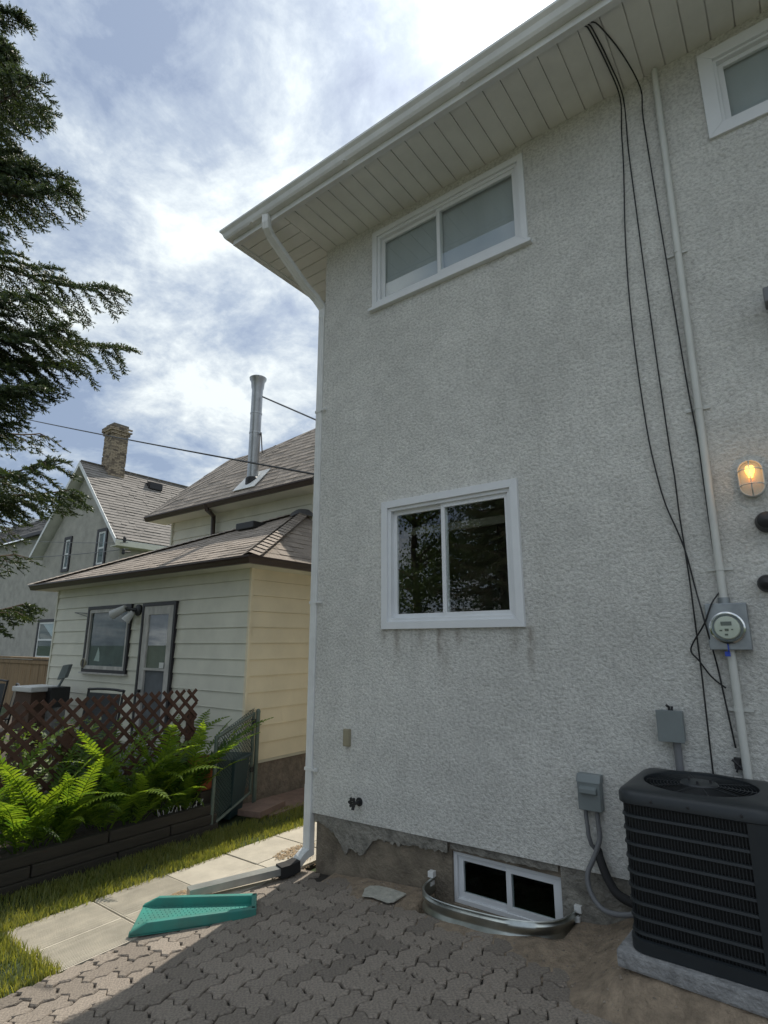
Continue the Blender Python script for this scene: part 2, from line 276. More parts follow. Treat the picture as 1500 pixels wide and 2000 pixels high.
# ------------------------------------------------------------------ mesh helpers
class MB:
    def __init__(s): s.v = []; s.f = []; s.mi = []
    def add(s, vs_, fs, mi=0):
        o = len(s.v); s.v += [tuple(map(float, q)) for q in vs_]; s.f += [tuple(i+o for i in f) for f in fs]; s.mi += [mi]*len(fs); return s
    def box(s, a, b, mi=0):
        (x0, y0, z0), (x1, y1, z1) = a, b
        return s.add([(x0,y0,z0),(x1,y0,z0),(x1,y1,z0),(x0,y1,z0),(x0,y0,z1),(x1,y0,z1),(x1,y1,z1),(x0,y1,z1)],
                     [(0,3,2,1),(4,5,6,7),(0,1,5,4),(1,2,6,5),(2,3,7,6),(3,0,4,7)], mi)
    def quad(s, a, b, c, d, mi=0): return s.add([a, b, c, d], [(0, 1, 2, 3)], mi)
    def slab(s, poly, dvec, mi=0):            # extrude polygon by vector
        n = len(poly); p = [np.array(q, float) for q in poly]; q = [a+np.array(dvec, float) for a in p]
        return s.add(p+q, [tuple(range(n))[::-1], tuple(range(n, 2*n))] + [(i, (i+1) % n, n+(i+1) % n, n+i) for i in range(n)], mi)
    def tube(s, pts, r, seg=8, mi=0, cap=True, flat=None):
        pts = [Vector(p) for p in pts]; n = len(pts); rs = r if isinstance(r, (list, tuple)) else [r]*n
        rings = []; prev = None
        for i, p in enumerate(pts):
            t = (pts[min(i+1, n-1)]-pts[max(i-1, 0)]).normalized()
            if prev is None:
                a = Vector((0, 0, 1)) if abs(t.z) < 0.9 else Vector((1, 0, 0)); u = t.cross(a).normalized()
            else:
                u = (prev - t*prev.dot(t)).normalized()
            prev = u; w = t.cross(u)
            rings.append([p + (u*math.cos(2*math.pi*k/seg)+w*math.sin(2*math.pi*k/seg))*rs[i] for k in range(seg)])
        vs_ = [q for rg in rings for q in rg]
        fs = [(i*seg+k, i*seg+(k+1) % seg, (i+1)*seg+(k+1) % seg, (i+1)*seg+k) for i in range(n-1) for k in range(seg)]
        if cap: fs += [tuple(range(seg))[::-1], tuple((n-1)*seg+k for k in range(seg))]
        return s.add(vs_, fs, mi)
    def sweep(s, pts, prof, side, mi=0, cap=True):   # sweep 2-D profile; side = sideways vector(s)
        pts = [Vector(p) for p in pts]; n = len(pts); vs_ = []; k = len(prof)
        for i, p in enumerate(pts):
            t0 = (pts[i]-pts[max(i-1, 0)]); t1 = (pts[min(i+1, n-1)]-pts[i])
            t = ((t0.normalized() if t0.length else t1.normalized())+(t1.normalized() if t1.length else t0.normalized())).normalized()
            sd = Vector(side[i] if isinstance(side, list) else side); sd = (sd - t*sd.dot(t)).normalized(); u2 = sd.cross(t)
            c = 1.0
            if 0 < i < n-1: c = 1/max(0.5, math.sqrt((1+t0.normalized().dot(t1.normalized()))/2))
            vs_ += [p+sd*a+u2*b*c for a, b in prof]
        fs = [(i*k+j, i*k+(j+1) % k, (i+1)*k+(j+1) % k, (i+1)*k+j) for i in range(n-1) for j in range(k)]
        if cap: fs += [tuple(range(k))[::-1], tuple((n-1)*k+j for j in range(k))]
        return s.add(vs_, fs, mi)
    def lathe(s, prof, axis='Z', seg=24, c=(0, 0, 0), mi=0):   # prof: (r, h)
        vs_ = []; n = len(prof)
        for r_, h in prof:
            for k in range(seg):
                a = 2*math.pi*k/seg; x, y = r_*math.cos(a), r_*math.sin(a)
                p = (x, y, h) if axis == 'Z' else (x, -h, y)
                vs_.append((p[0]+c[0], p[1]+c[1], p[2]+c[2]))
        fs = [(i*seg+k, i*seg+(k+1) % seg, (i+1)*seg+(k+1) % seg, (i+1)*seg+k) for i in range(n-1) for k in range(seg)]
        return s.add(vs_, fs, mi)
    def build(s, name, mt, parent=None, smooth=False, bevel=0.0, loc=None):
        me = bpy.data.meshes.new(name); me.from_pydata(s.v, [], s.f); 
        for q in (mt if isinstance(mt, list) else [mt]): me.materials.append(q)
        if isinstance(mt, list): me.polygons.foreach_set('material_index', s.mi)
        bm = bmesh.new(); bm.from_mesh(me); bmesh.ops.recalc_face_normals(bm, faces=bm.faces)
        if bevel:
            bmesh.ops.bevel(bm, geom=list(bm.edges), offset=bevel, segments=2, affect='EDGES', profile=0.6, clamp_overlap=True)
        bm.to_mesh(me); bm.free()
        if smooth: me.polygons.foreach_set('use_smooth', [True]*len(me.polygons)); me.set_sharp_from_angle(angle=math.radians(40))
        return link(name, me, parent, loc)
def link(name, data, parent=None, loc=None):
    o = bpy.data.objects.new(name, data); COL.objects.link(o)
    if parent is not None:
        o.parent = parent
        if not loc and parent.type == 'EMPTY' and tuple(parent.location) != (0, 0, 0) and not parent.get('local'):
            o.location = -parent.location
    if loc is not None: o.location = loc
    return o
def empty(name, loc=(0, 0, 0), local=False, rz=0.0):
    o = bpy.data.objects.new(name, None); COL.objects.link(o); o.location = loc; o.rotation_euler[2] = rz; o.empty_display_size = 0.1
    if local: o['local'] = 1
    return o
def tag(o, label=None, cat=None, group=None, kind=None):
    if label: o['label'] = label
    if cat: o['category'] = cat
    if group: o['group'] = group
    if kind: o['kind'] = kind
    return o
def raw(name, V, Fc, mt, parent=None, smooth=False):
    me = bpy.data.meshes.new(name); V = np.asarray(V, np.float32); Fc = np.asarray(Fc, np.int32); k = Fc.shape[1]
    me.vertices.add(len(V)); me.vertices.foreach_set('co', V.ravel()); me.loops.add(Fc.size); me.loops.foreach_set('vertex_index', Fc.ravel())
    me.polygons.add(len(Fc)); me.polygons.foreach_set('loop_start', np.arange(0, Fc.size, k, dtype=np.int32))
    me.update(calc_edges=True); me.materials.append(mt)
    if smooth: me.polygons.foreach_set('use_smooth', [True]*len(me.polygons))
    return link(name, me, parent)

# ------------------------------------------------------------------ ground
gb = MB(); gb.quad((-400, -400, -0.06), (400, -400, -0.06), (400, 400, -0.06), (-400, 400, -0.06))
tag(gb.build('ground', M['ground']), kind='structure')

# paver patio: zigzag concrete pavers laid herringbone on a sheet that rises gently to the right
PA = math.atan(SL)
patio = MB(); patio.box((0, -9, -0.10), (8, -.36, -0.022)); patio.box((0, -.36, -0.10), (1.34, 0.05, -0.022)); patio.box((2.48, -.36, -0.10), (8, 0.05, -0.022)); pat = patio.build('paver_patio', M['joint'])
pat.location = (-0.15, 0, 0); pat.rotation_euler = (0, -PA, 0); tag(pat, kind='structure')
U = 0.138
def zig(t):                                   # S-profile of a zigzag joint over one grid unit
    a = 0.125*U
    return [(0.0, 0.0), (0.30, a), (0.70, -a), (1.0, 0.0)]
def paver_mesh(w, h, nm):
    loop = []
    for i in range(w): loop += [((i+t)*U, o) for t, o in zig(0)[:-1]]
    for j in range(h): loop += [(w*U-o, (j+t)*U) for t, o in zig(0)[:-1]]
    for i in reversed(range(w)): loop += [((i+t)*U, h*U+o) for t, o in list(reversed(zig(0)))[:-1]]
    for j in reversed(range(h)): loop += [(-o, (j+t)*U) for t, o in list(reversed(zig(0)))[:-1]]
    cx, cy = w*U/2, h*U/2; n = len(loop)
    g1, g2 = 0.0046, 0.0095
    def shrink(p, g): 
        dx, dy = p[0]-cx, p[1]-cy
        return (dx-math.copysign(min(g, abs(dx)), dx), dy-math.copysign(min(g, abs(dy)), dy))
    v = [(*shrink(p, g1), -0.04) for p in loop] + [(*shrink(p, g1), -0.007) for p in loop] + [(*shrink(p, g2), 0.0) for p in loop]
    f = [(i, (i+1) % n, n+(i+1) % n, n+i) for i in range(n)] + [(n+i, n+(i+1) % n, 2*n+(i+1) % n, 2*n+i) for i in range(n)] + [tuple(range(2*n, 3*n))]
    me = bpy.data.meshes.new(nm); me.from_pydata(v, [], f); me.materials.append(M['paver']); return me
PM = {True: paver_mesh(2, 1, 'paver'), False: paver_mesh(1, 2, 'paver')}
spots = []
for j in range(-68, 2):
    for i in range(-2, 66):
        k = (i+j) % 4                       # herringbone: horizontal block starts where (i-j)%4==0, vertical where ==2
        d = (i-j) % 4
        if d == 0: spots.append((True, i, j))
        elif d == 3: spots.append((False, i, j))
def pv_ok(h, i, j):
    x0, x1 = i*U, (i+(2 if h else 1))*U; y1 = (j+(1 if h else 2))*U
    if x1 > 1.36 and x0 < 2.46 and y1 > -.26: return False
    return x0 > -0.01 and y1 < 0.03 and x1 < 7.2 and j*U > -7.5
cand = []
for (h, i, j) in spots:
    if not pv_ok(h, i, j): continue
    x, y = (i+(1 if h else .5))*U, (j+(.5 if h else 1))*U
    wpt = (x*math.cos(PA)-0.15, y, x*math.sin(PA)); px = proj(wpt); d = math.dist(wpt, CAM)
    hid = wpt[0] > 2.95 and wpt[1] > -0.75
    vis = -60 < px[0] < 1560 and px[1] < 2080 and not hid
    cand.append((not vis, d, h, x, y))
cand.sort()
rest = MB()
for n_, (nv, d, h, x, y) in enumerate(cand):
    dz = R.uniform(-0.008, 0.0); rx, ry = R.gauss(0, 0.016), R.gauss(0, 0.016)
    if n_ < 298 and not nv:
        o = link('paver', PM[h], pat, (x, y, dz)); o.rotation_euler = (rx, ry, R.gauss(0, 0.006))
    else:
        rest.add([(v.co.x+x, v.co.y+y, v.co.z+dz) for v in PM[h].vertices], [tuple(p.vertices) for p in PM[h].polygons])
# half blocks along the walk edge
for j in range(-66, 0):
    d = (-1-j) % 4
    if d == 0: rest.add([(v.co.x*0.5+U*0.5, v.co.y+(j+.5)*U, v.co.z-0.002) for v in PM[True].vertices], [tuple(p.vertices) for p in PM[True].polygons])
rs = rest.build('paver_field', M['paver'], pat, loc=(0, 0, 0)); rs['kind'] = 'stuff'

b = MB(); b.box((-1.5, -16, -.10), (12, -9.0, -.02)); tag(b.build('bounce_pad', M['slab']), kind='structure')  # unseen pale slab, added behind the camera to bounce sun onto the wall
# sand washed over the pavers along the wall
def hsh(x, y): return 0.5+0.25*math.sin(3.1*x+1.7*y)+0.15*math.sin(7.3*x-5.1*y+1)+0.1*math.sin(15*x+11*y)
def sand_h(x, y):
    w = 0.10+0.30*max(0, min(1, (x-0.55)/1.2))+0.20*max(0, min(1, (x-1.9)/0.8)) + 0.20*(hsh(x, y)-0.5)+0.10*(hsh(x*3.3, y*3.1)-0.5)
    if x < 0.55: w -= (0.55-x)*0.35
    if 1.25 < x < 2.26 and y > -.27: return -0.05
    t = (w-(-y))/0.22
    h = 0.022*max(-1, min(1, t))
    ax = max(0, min(1, (x-2.40)/0.45)); ay = max(0, min(1, (0.94+y)/0.22)); ay2 = max(0, min(1, (0.5-y)/0.4))
    h += 0.17*(ax*ax*(3-2*ax))*(ay*ay*(3-2*ay))
    return gz(x)+h-0.003+0.004*(hsh(x*4, y*4)-0.5)
nx, ny = 130, 50
V = [(0.25+4.5*i/nx, -1.75+1.78*j/ny, sand_h(0.25+4.5*i/nx, -1.75+1.78*j/ny)) for j in range(ny+1) for i in range(nx+1)]
Fc = [(j*(nx+1)+i, j*(nx+1)+i+1, (j+1)*(nx+1)+i+1, (j+1)*(nx+1)+i) for j in range(ny) for i in range(nx)]
tag(raw('sand', V, Fc, M['sand'], None, True), kind='structure')

# concrete walk of two rows of slabs beside the house
wk = MB(); wk.box((-0.96, -2.02, -0.10), (-0.145, 9, -0.022)); walk = wk.build('walkway', M['joint']); tag(walk, kind='structure')
def slab(x0, x1, y0, y1, ridged):
    b = MB(); nxs = 14 if ridged else 1
    g = 0.004
    b.box((x0+g, y0+g, -0.055), (x1-g, y1-g, 0.0))
    if ridged:                                # cast ribs running along the walk
        k = int((x1-x0)/0.0155)
        for i in range(k):
            xx = x0+0.008+i*(x1-x0-0.016)/k
            b.box((xx, y0+0.012, -0.002), (xx+0.0075, y1-0.012, 0.004))
    o = b.build('paving_slab', M['slab'], walk, bevel=0.0 if ridged else 0.004); o.location = (0, 0, R.uniform(-0.006, 0.0))
yy = -1.985
for r_ in range(14):
    for (x0, x1) in ((-0.95, -0.505), (-0.505, -0.152)):
        off = 0.0 if x0 < -0.6 else 0.0
        slab(x0, x1, yy, yy+0.605, r_ < 2)
    yy += 0.612

# turf beside the walk
turf = MB(); turf.box((-1.56, -9, -0.10), (-0.955, 9, -0.012)); turf.box((-0.955, -9, -0.10), (-0.152, -2.02, -0.014))
turf.box((-12, -9, -0.10), (-1.56, -2.6, -0.015))
tag(turf.build('lawn', M['ground']), kind='structure')
def blades(regions, name):
    Vs, Fs = [], []; o = 0
    for (x0, x1, y0, y1, n, hmin, hmax) in regions:
        px = NR.uniform(x0, x1, n); py = NR.uniform(y0, y1, n); 
        keep = (np.sin(px*9+py*5)+np.sin(py*7.3-px*4)+NR.uniform(-1.4, 1.9, n)) > -0.9
        px, py = px[keep], py[keep]; n = len(px)
        h = NR.uniform(hmin, hmax, n); a = NR.uniform(0, 2*np.pi, n); ln = NR.uniform(0.1, 0.9, n)*h; w = NR.uniform(0.0025, 0.0045, n); b = a+NR.uniform(-1, 1, n)
        dx, dy = np.cos(a), np.sin(a); sx, sy = -dy*w, dx*w
        lx, ly = np.cos(b)*ln, np.sin(b)*ln
        P = np.stack([np.stack([px-sx, py-sy, np.full(n, -0.014)], 1), np.stack([px+sx, py+sy, np.full(n, -0.014)], 1),
                      np.stack([px+sx*.7+lx*.4, py+sy*.7+ly*.4, h*.65], 1), np.stack([px-sx*.7+lx*.4, py-sy*.7+ly*.4, h*.65], 1), np.stack([px+lx, py+ly, h], 1)], 1)
        P[:, 2:4, 2] -= .01
        Vs.append(P.reshape(-1, 3)); idx = o+np.arange(n)[:, None]*5
        Fs.append(np.concatenate([idx+np.array([[0, 1, 2]]), idx+np.array([[0, 2, 3]]), idx+np.array([[3, 2, 4]])])); o += n*5
    return tag(raw(name, np.concatenate(Vs), np.concatenate(Fs), M['grass']), 'short green lawn grass between the concrete walk and the timber bed', 'grass', kind='stuff')
blades([(-1.54, -0.93, -2.4, 0.2, 15000, .02, .052), (-1.54, -0.93, 0.2, 3.2, 11000, .02, .05), (-1.0, -0.155, -3.4, -1.97, 11000, .02, .055),
        (-1.55, -1.0, -3.4, -2.4, 4000, .03, .07), (-0.97, -0.90, -2.0, 2.5, 900, .02, .06), (-0.5,-0.14,-2.05,-1.95,300,.02,.05)], 'grass')

# ------------------------------------------------------------------ stucco house
HT, OV = 6.09, 0.80            # soffit height, eave overhang
house = empty('stucco_house')
tag(house, 'tall grey-white stucco house with white sliding windows and wide eaves', 'house')
HX, HYB = 9.0, 8.5
WINS = dict(low=(0.775, 2.062, 2.012, 3.122), up=(0.65, 2.275, 5.12, 5.99), right=(3.60, 4.75, 5.28, 6.0))
def sb(x): return 0.462+0.020*x               # lower edge of the stucco
xs = sorted({0.0, HX, *[w[0]+.05 for w in WINS.values()], *[w[1]-.05 for w in WINS.values()]}); zs = sorted({0.0, HT, *[w[2]+.05 for w in WINS.values()], *[w[3]-.05 for w in WINS.values()]})
wb = MB()
for i in range(len(xs)-1):
    for j in range(len(zs)-1):
        cx, cz = (xs[i]+xs[i+1])/2, (zs[j]+zs[j+1])/2
        if any(w[0]+.05 < cx < w[1]-.05 and w[2]+.05 < cz < w[3]-.05 for w in WINS.values()): continue
        zl, zr = (zs[j], zs[j]) if j else (sb(xs[i]), sb(xs[i+1]))
        wb.quad((xs[i], 0, zl), (xs[i+1], 0, zr), (xs[i+1], 0, zs[j+1]), (xs[i], 0, zs[j+1]))
for w in WINS.values():
    a, b, c, d = w[0]+.05, w[1]-.05, w[2]+.05, w[3]-.05
    wb.quad((a, 0, c), (b, 0, c), (b, .16, c), (a, .16, c)); wb.quad((a, 0, d), (b, 0, d), (b, .16, d), (a, .16, d))
    wb.quad((a, 0, c), (a, .16, c), (a, .16, d), (a, 0, d)); wb.quad((b, 0, c), (b, .16, c), (b, .16, d), (b, 0, d))
# lower lip, left side, back and right walls
wb.quad((0, 0, sb(0)), (HX, 0, sb(HX)), (HX, .06, sb(HX)), (0, .06, sb(0)))
wb.quad((0, 0, sb(0)), (0, 0, HT), (0, HYB, HT), (0, HYB, sb(0))); wb.quad((0, HYB, sb(0)), (HX, HYB, sb(0)), (HX, HYB, HT), (0, HYB, HT)); wb.quad((HX, 0, sb(HX)), (HX, HYB, sb(0)), (HX, HYB, HT), (HX, 0, HT))
wall = wb.build('wall', M['stucco'], house)
# foundation and crumbling parging
BW = (1.375, 2.185, 0.085, 0.425)
fb = MB()
for (x0, x1, z0, z1) in ((0.03, BW[0], -.3, .62), (BW[1], HX-.03, -.3, .75), (BW[0], BW[1], -.3, BW[2]), (BW[0], BW[1], BW[3], .62)):
    fb.quad((x0, .035, z0), (x1, .035, z0), (x1, .035, z1), (x0, .035, z1))
fb.quad((.03, .035, -.3), (.03, .035, .62), (.03, HYB, .62), (.03, HYB, -.3))
for xx in (BW[0], BW[1]): fb.quad((xx, .035, BW[2]), (xx, .22, BW[2]), (xx, .22, BW[3]), (xx, .035, BW[3]))
for q in (BW[2], BW[3]): fb.quad((BW[0], .035, q), (BW[1], .035, q), (BW[1], .22, q), (BW[0], .22, q))
fb.build('foundation', M['concrete'], house)
def ragged(pts, y0, y1, name):                # thin broken coat of parging: top line, ragged lower line
    b = MB(); n = len(pts)
    for i in range(n-1):
        (xa, ta, ba), (xb, tb, bb) = pts[i], pts[i+1]
        b.quad((xa, y0, ta), (xb, y0, tb), (xb, y0, bb), (xa, y0, ba)); b.quad((xa, y0, ba), (xb, y0, bb), (xb, y1, bb-.004), (xa, y1, ba-.004))
    return b.build(name, M['parge'], house)
def low(x):                                    # depth of the surviving coat at x
    prof = [(0.03, .06), (0.15, .09), (0.25, .12), (0.33, .20), (0.38, .27), (0.42, .20), (0.50, .22), (0.55, .25), (0.62, .16), (0.70, .10), (0.9, .10), (1.1, .085), (1.37, .075)]
    for (a, b_), (c, d) in zip(prof, prof[1:]):
        if a <= x <= c: return b_+(d-b_)*(x-a)/(c-a)
    return .06
xsr = [0.03+i*0.016 for i in range(85)]
ragged([(x, sb(x)+.02, sb(x)-max(.03, low(x)+R.uniform(-.012, .012))) for x in xsr if x < BW[0]-.005], .006, .034, 'parging')
ragged([(x, sb(x)+.02, sb(x)-.05+R.uniform(-.006, .006)) for x in [BW[0]+.002+i*.02 for i in range(41)]], .016, .034, 'parging')
ragged([(x, sb(x)+.02, 0.12+.03*math.sin(x*9)+R.uniform(-.015, .015)) for x in [BW[1]+.01+i*.02 for i in range(60)]], .014, .034, 'parging')

def frame4(b, x0, x1, z0, z1, w, ya, yb, mi=0):   # four mitred rails
    xi0, xi1, zi0, zi1 = x0+w, x1-w, z0+w, z1-w
    o = [(x0, z0), (x1, z0), (x1, z1), (x0, z1)]; q = [(xi0, zi0), (xi1, zi0), (xi1, zi1), (xi0, zi1)]
    for k in range(4):
        a, c = o[k], o[(k+1) % 4]; d, e = q[(k+1) % 4], q[k]
        b.slab([(a[0], ya, a[1]), (c[0], ya, c[1]), (d[0], ya, d[1]), (e[0], ya, e[1])], (0, yb-ya, 0))
    return xi0, xi1, zi0, zi1
def sliding_window(X0, X1, Z0, Z1, outer, step, sash, proud, inside, split=.5, sill=False, par=None, swap=False):
    b = MB(); i1 = frame4(b, X0, X1, Z0, Z1, outer, -proud, .04)
    j1 = frame4(b, i1[0]-.001, i1[1]+.001, i1[2]-.001, i1[3]+.001, step, -proud+.022, .09)
    w = b.build('window', M['vinyl'], par, bevel=.003)
    if sill:
        s_ = MB(); s_.box((X0-.03, -proud-.025, Z0-.03), (X1+.03, .02, Z0+.001)); s_.build('sill', M['vinyl'], w, bevel=.004)
    a, c, z0, z1 = j1; mid = a+(c-a)*split
    for k, (x0, x1, yo) in enumerate(((a-.001, mid+.02, .036), (mid-.02, c+.001, .012))):
        s_ = MB(); k4 = frame4(s_, x0, x1, z0-.001, z1+.001, sash, yo, yo+.026); so = s_.build('sash', M['vinyl'], w, bevel=.002)
        g = MB(); g.box((k4[0]-.004, yo+.010, k4[2]-.004), (k4[1]+.004, yo+.014, k4[3]+.004)); g.build('pane', M['glass'], w)
    if inside == 'blind':
        s_ = MB(); s_.box((X0+.085, .075, Z0+.085), (X1-.085, .079, Z1-.085)); s_.build('blind', M['blind'], w)
    if inside == 'screen':
        s_ = MB(); s_.box((a, .085, z0), (mid, .087, z1)); s_.build('insect_screen', M['screen'], w)
    return w
lw = sliding_window(*WINS['low'], .062, .030, .036, .030, 'room', .47, par=house)
vb = MB(); vb.box((0.86, .20, 2.84), (2.0, .235, 2.905)); vb.build('curtain_rail', mat('dark_valance', (.14, .135, .10), .8, .2, 5), lw)
sliding_window(*WINS['up'], .055, .030, .036, .022, 'blind', .465, True, par=house)
sliding_window(*WINS['right'], .09, .02, .036, .022, 'blind', .55, False, par=house)
# basement window, set back in the concrete
b = MB(); i1 = frame4(b, BW[0]-.0, BW[1], BW[2], BW[3], .03, .06, .14); bwf = b.build('window', M['vinyl'], house, bevel=.003)
mid = 1.80
for (x0, x1, yo) in ((i1[0]-.001, mid+.018, .085), (mid-.018, i1[1]+.001, .070)):
    b = MB(); k4 = frame4(b, x0, x1, i1[2]-.001, i1[3]+.001, .038, yo, yo+.025); b.build('sash', M['vinyl'], bwf, bevel=.002)
    b = MB(); b.box((k4[0]-.004, yo+.01, k4[2]-.004), (k4[1]+.004, yo+.014, k4[3]+.004)); b.build('pane', M['glass2'], bwf)
# dark rooms behind the glass
for n_, (x0, x1, z0, z1) in enumerate(((0.3, 3.0, 1.2, 3.6), (0.3, 5.2, 4.6, 6.05), (0.9, 2.7, -.25, .60))):
    b = MB(); b.box((x0, .225, z0), (x1, 2.2, z1)); b.f.pop(2); b.mi.pop(2); b.build('room', M['room'], house)
# soffit boards under the front and left eaves
SOF = HT
def soffit():
    fx0 = -OV+.11
    par = MB(); par.box((fx0, fx0, SOF+.014), (HX+.7, .02, SOF+.03)); par.box((fx0, .02, SOF+.014), (.02, HYB+.7, SOF+.03)); so = par.build('soffit', M['soffit'], house)
    n = 0; x = 0.004
    while x < HX+.6:                        # boards under the front eave run out from the wall
        b = MB(); b.box((x+.003, fx0, SOF), (x+.142, 0.0, SOF+.014))
        if x < 6: b.build('soffit_board', M['soffit'], so)
        x += .148
    y = fx0; k = 0
    while y < HYB*.75:
        b = MB(); b.box((fx0, y+.003, SOF), (0.0, y+.142, SOF+.014)); b.build('soffit_board', M['soffit'], so); y += .148
soffit()
# fascia, gutter (ogee eavestrough) on the front, fascia on the left
fo = -OV+.11
b = MB(); b.box((fo-.02, fo-.02, SOF-.03), (HX+.8, fo, SOF+.15)); b.box((fo-.02, fo, SOF-.03), (fo, HYB+.8, SOF+.15)); b.build('fascia', M['metalwhite'], house)
b = MB(); b.box((fo, fo, SOF-.022), (HX+.7, fo+.035, SOF-.001)); b.box((fo, fo+.035, SOF-.022), (fo+.035, HYB+.7, SOF-.001)); b.build('soffit_trim', M['metalwhite'], house)
prof = [(0, .0), (.055, .0), (.07, .02), (.085, .06), (.108, .085), (.108, .105), (.102, .105), (.100, .09), (.004, .09), (0, .09)]
b = MB()
gz0 = SOF+.03
def gut(path, side): 
    pts = path; vs_ = []
    for p, s_ in zip(pts, side): vs_.append([(p[0]+s_[0]*a, p[1]+s_[1]*a, gz0+c) for a, c in prof])
    k = len(prof); fl = []
    for i in range(len(pts)-1): fl += [(i*k+j, i*k+(j+1) % k, (i+1)*k+(j+1) % k, (i+1)*k+j) for j in range(k)]
    fl += [tuple(range(k))[::-1], tuple((len(pts)-1)*k+j for j in range(k))]
    b.add([q for r_ in vs_ for q in r_], fl)
g0 = fo-.021
gut([(HX+.8, g0), (g0, g0), (g0, HYB+.8)], [(0, -1), (-1, -1), (-1, 0)])
gutter = b.build('gutter', M['metalwhite'], house)
for gx in (-0.36, 0.9, 2.1, 3.3):
    s_ = MB(); s_.box((gx, g0-.075, gz0-.006), (gx+.03, g0-.03, gz0-.0005)); s_.build('gutter_clip', M['metalwhite'], gutter)
# hip roof
ez = SOF+.155; e0 = fo-.06
b = MB(); rz_ = ez+2.0
P0, P1, P2, P3 = (e0, e0, ez), (HX-e0, e0, ez), (HX-e0, HYB-e0, ez), (e0, HYB-e0, ez); A_, B_ = (4.2, HYB/2, rz_), (HX-4.2, HYB/2, rz_)
for q in ((P0, P1, B_, A_), (P1, P2, B_), (P2, P3, A_, B_), (P3, P0, A_), (P0, P3, P2, P1)): b.add(q, [tuple(range(len(q)))])
b.build('roof', M['shingle3'], house)
# downspout: from the gutter under the soffit to the corner and down the side
dsx, dsy = -0.040, 0.012
PR = [(-.038, -.028), (-.034, -.032), (-.012, -.030), (0, -.033), (.012, -.030), (.034, -.032), (.038, -.028), (.038, .028), (.034, .032), (-.034, .032), (-.038, .028)]
b = MB(); b.sweep([(-.15, -.735, gz0+.005), (-.15, -.735, SOF-.05), (-.155, -.72, SOF-.10), (-.175, -.64, SOF-.155)], PR, (1, .2, 0)); ds = b.build('downspout', M['metalwhite'], house)
b = MB(); b.sweep([(-.172, -.655, SOF-.145), (-.115, -.20, SOF-.49), (-.075, -.07, SOF-.585), (dsx, dsy, SOF-.69), (dsx, dsy, SOF-.80)], [(p*1.05, q*1.05) for p, q in PR], (1, .2, 0)); b.build('elbow', M['metalwhite'], ds)
for (za, zb, sc_) in ((SOF-.78, 4.55, 1.0), (4.60, 2.2, 1.02), (2.25, .62, 1.0), (.68, .16, 1.05)):
    b = MB(); b.sweep([(dsx, dsy, za), (dsx, dsy, zb)], [(p*sc_, q*sc_) for p, q in PR], (1, 0, 0)); b.build('pipe', M['metalwhite'], ds)
b = MB()
pts = [(dsx, dsy, .20)] + [(dsx-.012*k*k*.16, dsy-.105*math.sin(a), .15-.105*(1-math.cos(a))+.03*math.sin(a)*0) for k, a in enumerate([0, .3, .6, .9, 1.2, 1.45])]
b.sweep(pts, [(p*1.07, q*1.07) for p, q in PR], (1, 0, 0)); b.build('shoe', M['metalwhite'], ds)
for z in (2.26, 0.80, 4.2):
    b = MB(); b.box((dsx-.045, dsy-.037, z), (dsx+.044, dsy+.036, z+.025)); b.box((dsx+.044, -.037, z+.004), (.06, -.030, z+.02)); b.box((.035, -.031, z+.0), (.06, -.002, z+.024)); b.build('strap', M['metalwhite'], ds)

# ------------------------------------------------------------------ window well
b = MB(); path = []; wx0, wx1, dpt = 1.235, 2.275, .36
for k in range(41):
    t = k/40; a = math.pi*(1-t)
    ex = 0.68
    cx, sy = math.copysign(abs(math.cos(a))**ex, math.cos(a)), abs(math.sin(a))**ex
    path.append(((wx0+wx1)/2+cx*(wx1-wx0)/2, .03-sy*dpt))
rows = [(-.25, 0), (.085, 0), (.105, .014), (.125, .014), (.145, 0), (.160, 0), (.180, .014), (.200, .014), (.215, 0), (.226, 0.0), (.230, .010), (.226, .016)]
cx0, cy0 = (wx0+wx1)/2, .03
Vw = []
for (h, o_) in rows:
    for (x, y) in path:
        dx, dy = x-cx0, y-cy0; l = math.hypot(dx, dy) or 1
        Vw.append((x+dx/l*o_, y+dy/l*o_, h-.005+(0.055)*(x-wx0)/(wx1-wx0)))
n = len(path); b.add(Vw, [(r_*n+i, r_*n+i+1, (r_+1)*n+i+1, (r_+1)*n+i) for r_ in range(len(rows)-1) for i in range(n-1)])
well = empty('window_well', (1.75, -.1, 0.1)); tag(well, 'curved corrugated galvanised steel window well around the basement window', 'window well')
b.build('well_rim', M['galv'], well, smooth=True)
for (x, z) in ((wx0-.04, .225), (wx1+.0, .265)):
    b = MB(); b.box((x, -.012, z), (x+.045, .034, z+.04)); b.box((x+.004, -.016, z-.055), (x+.032, .034, z-.02)); b.build('flange', M['metalwhite'], well, bevel=.003)
b = MB(); b.add([(x, y, -.10) for x, y in path], [tuple(range(n))]); b.build('gravel_base', M['sand'], well)

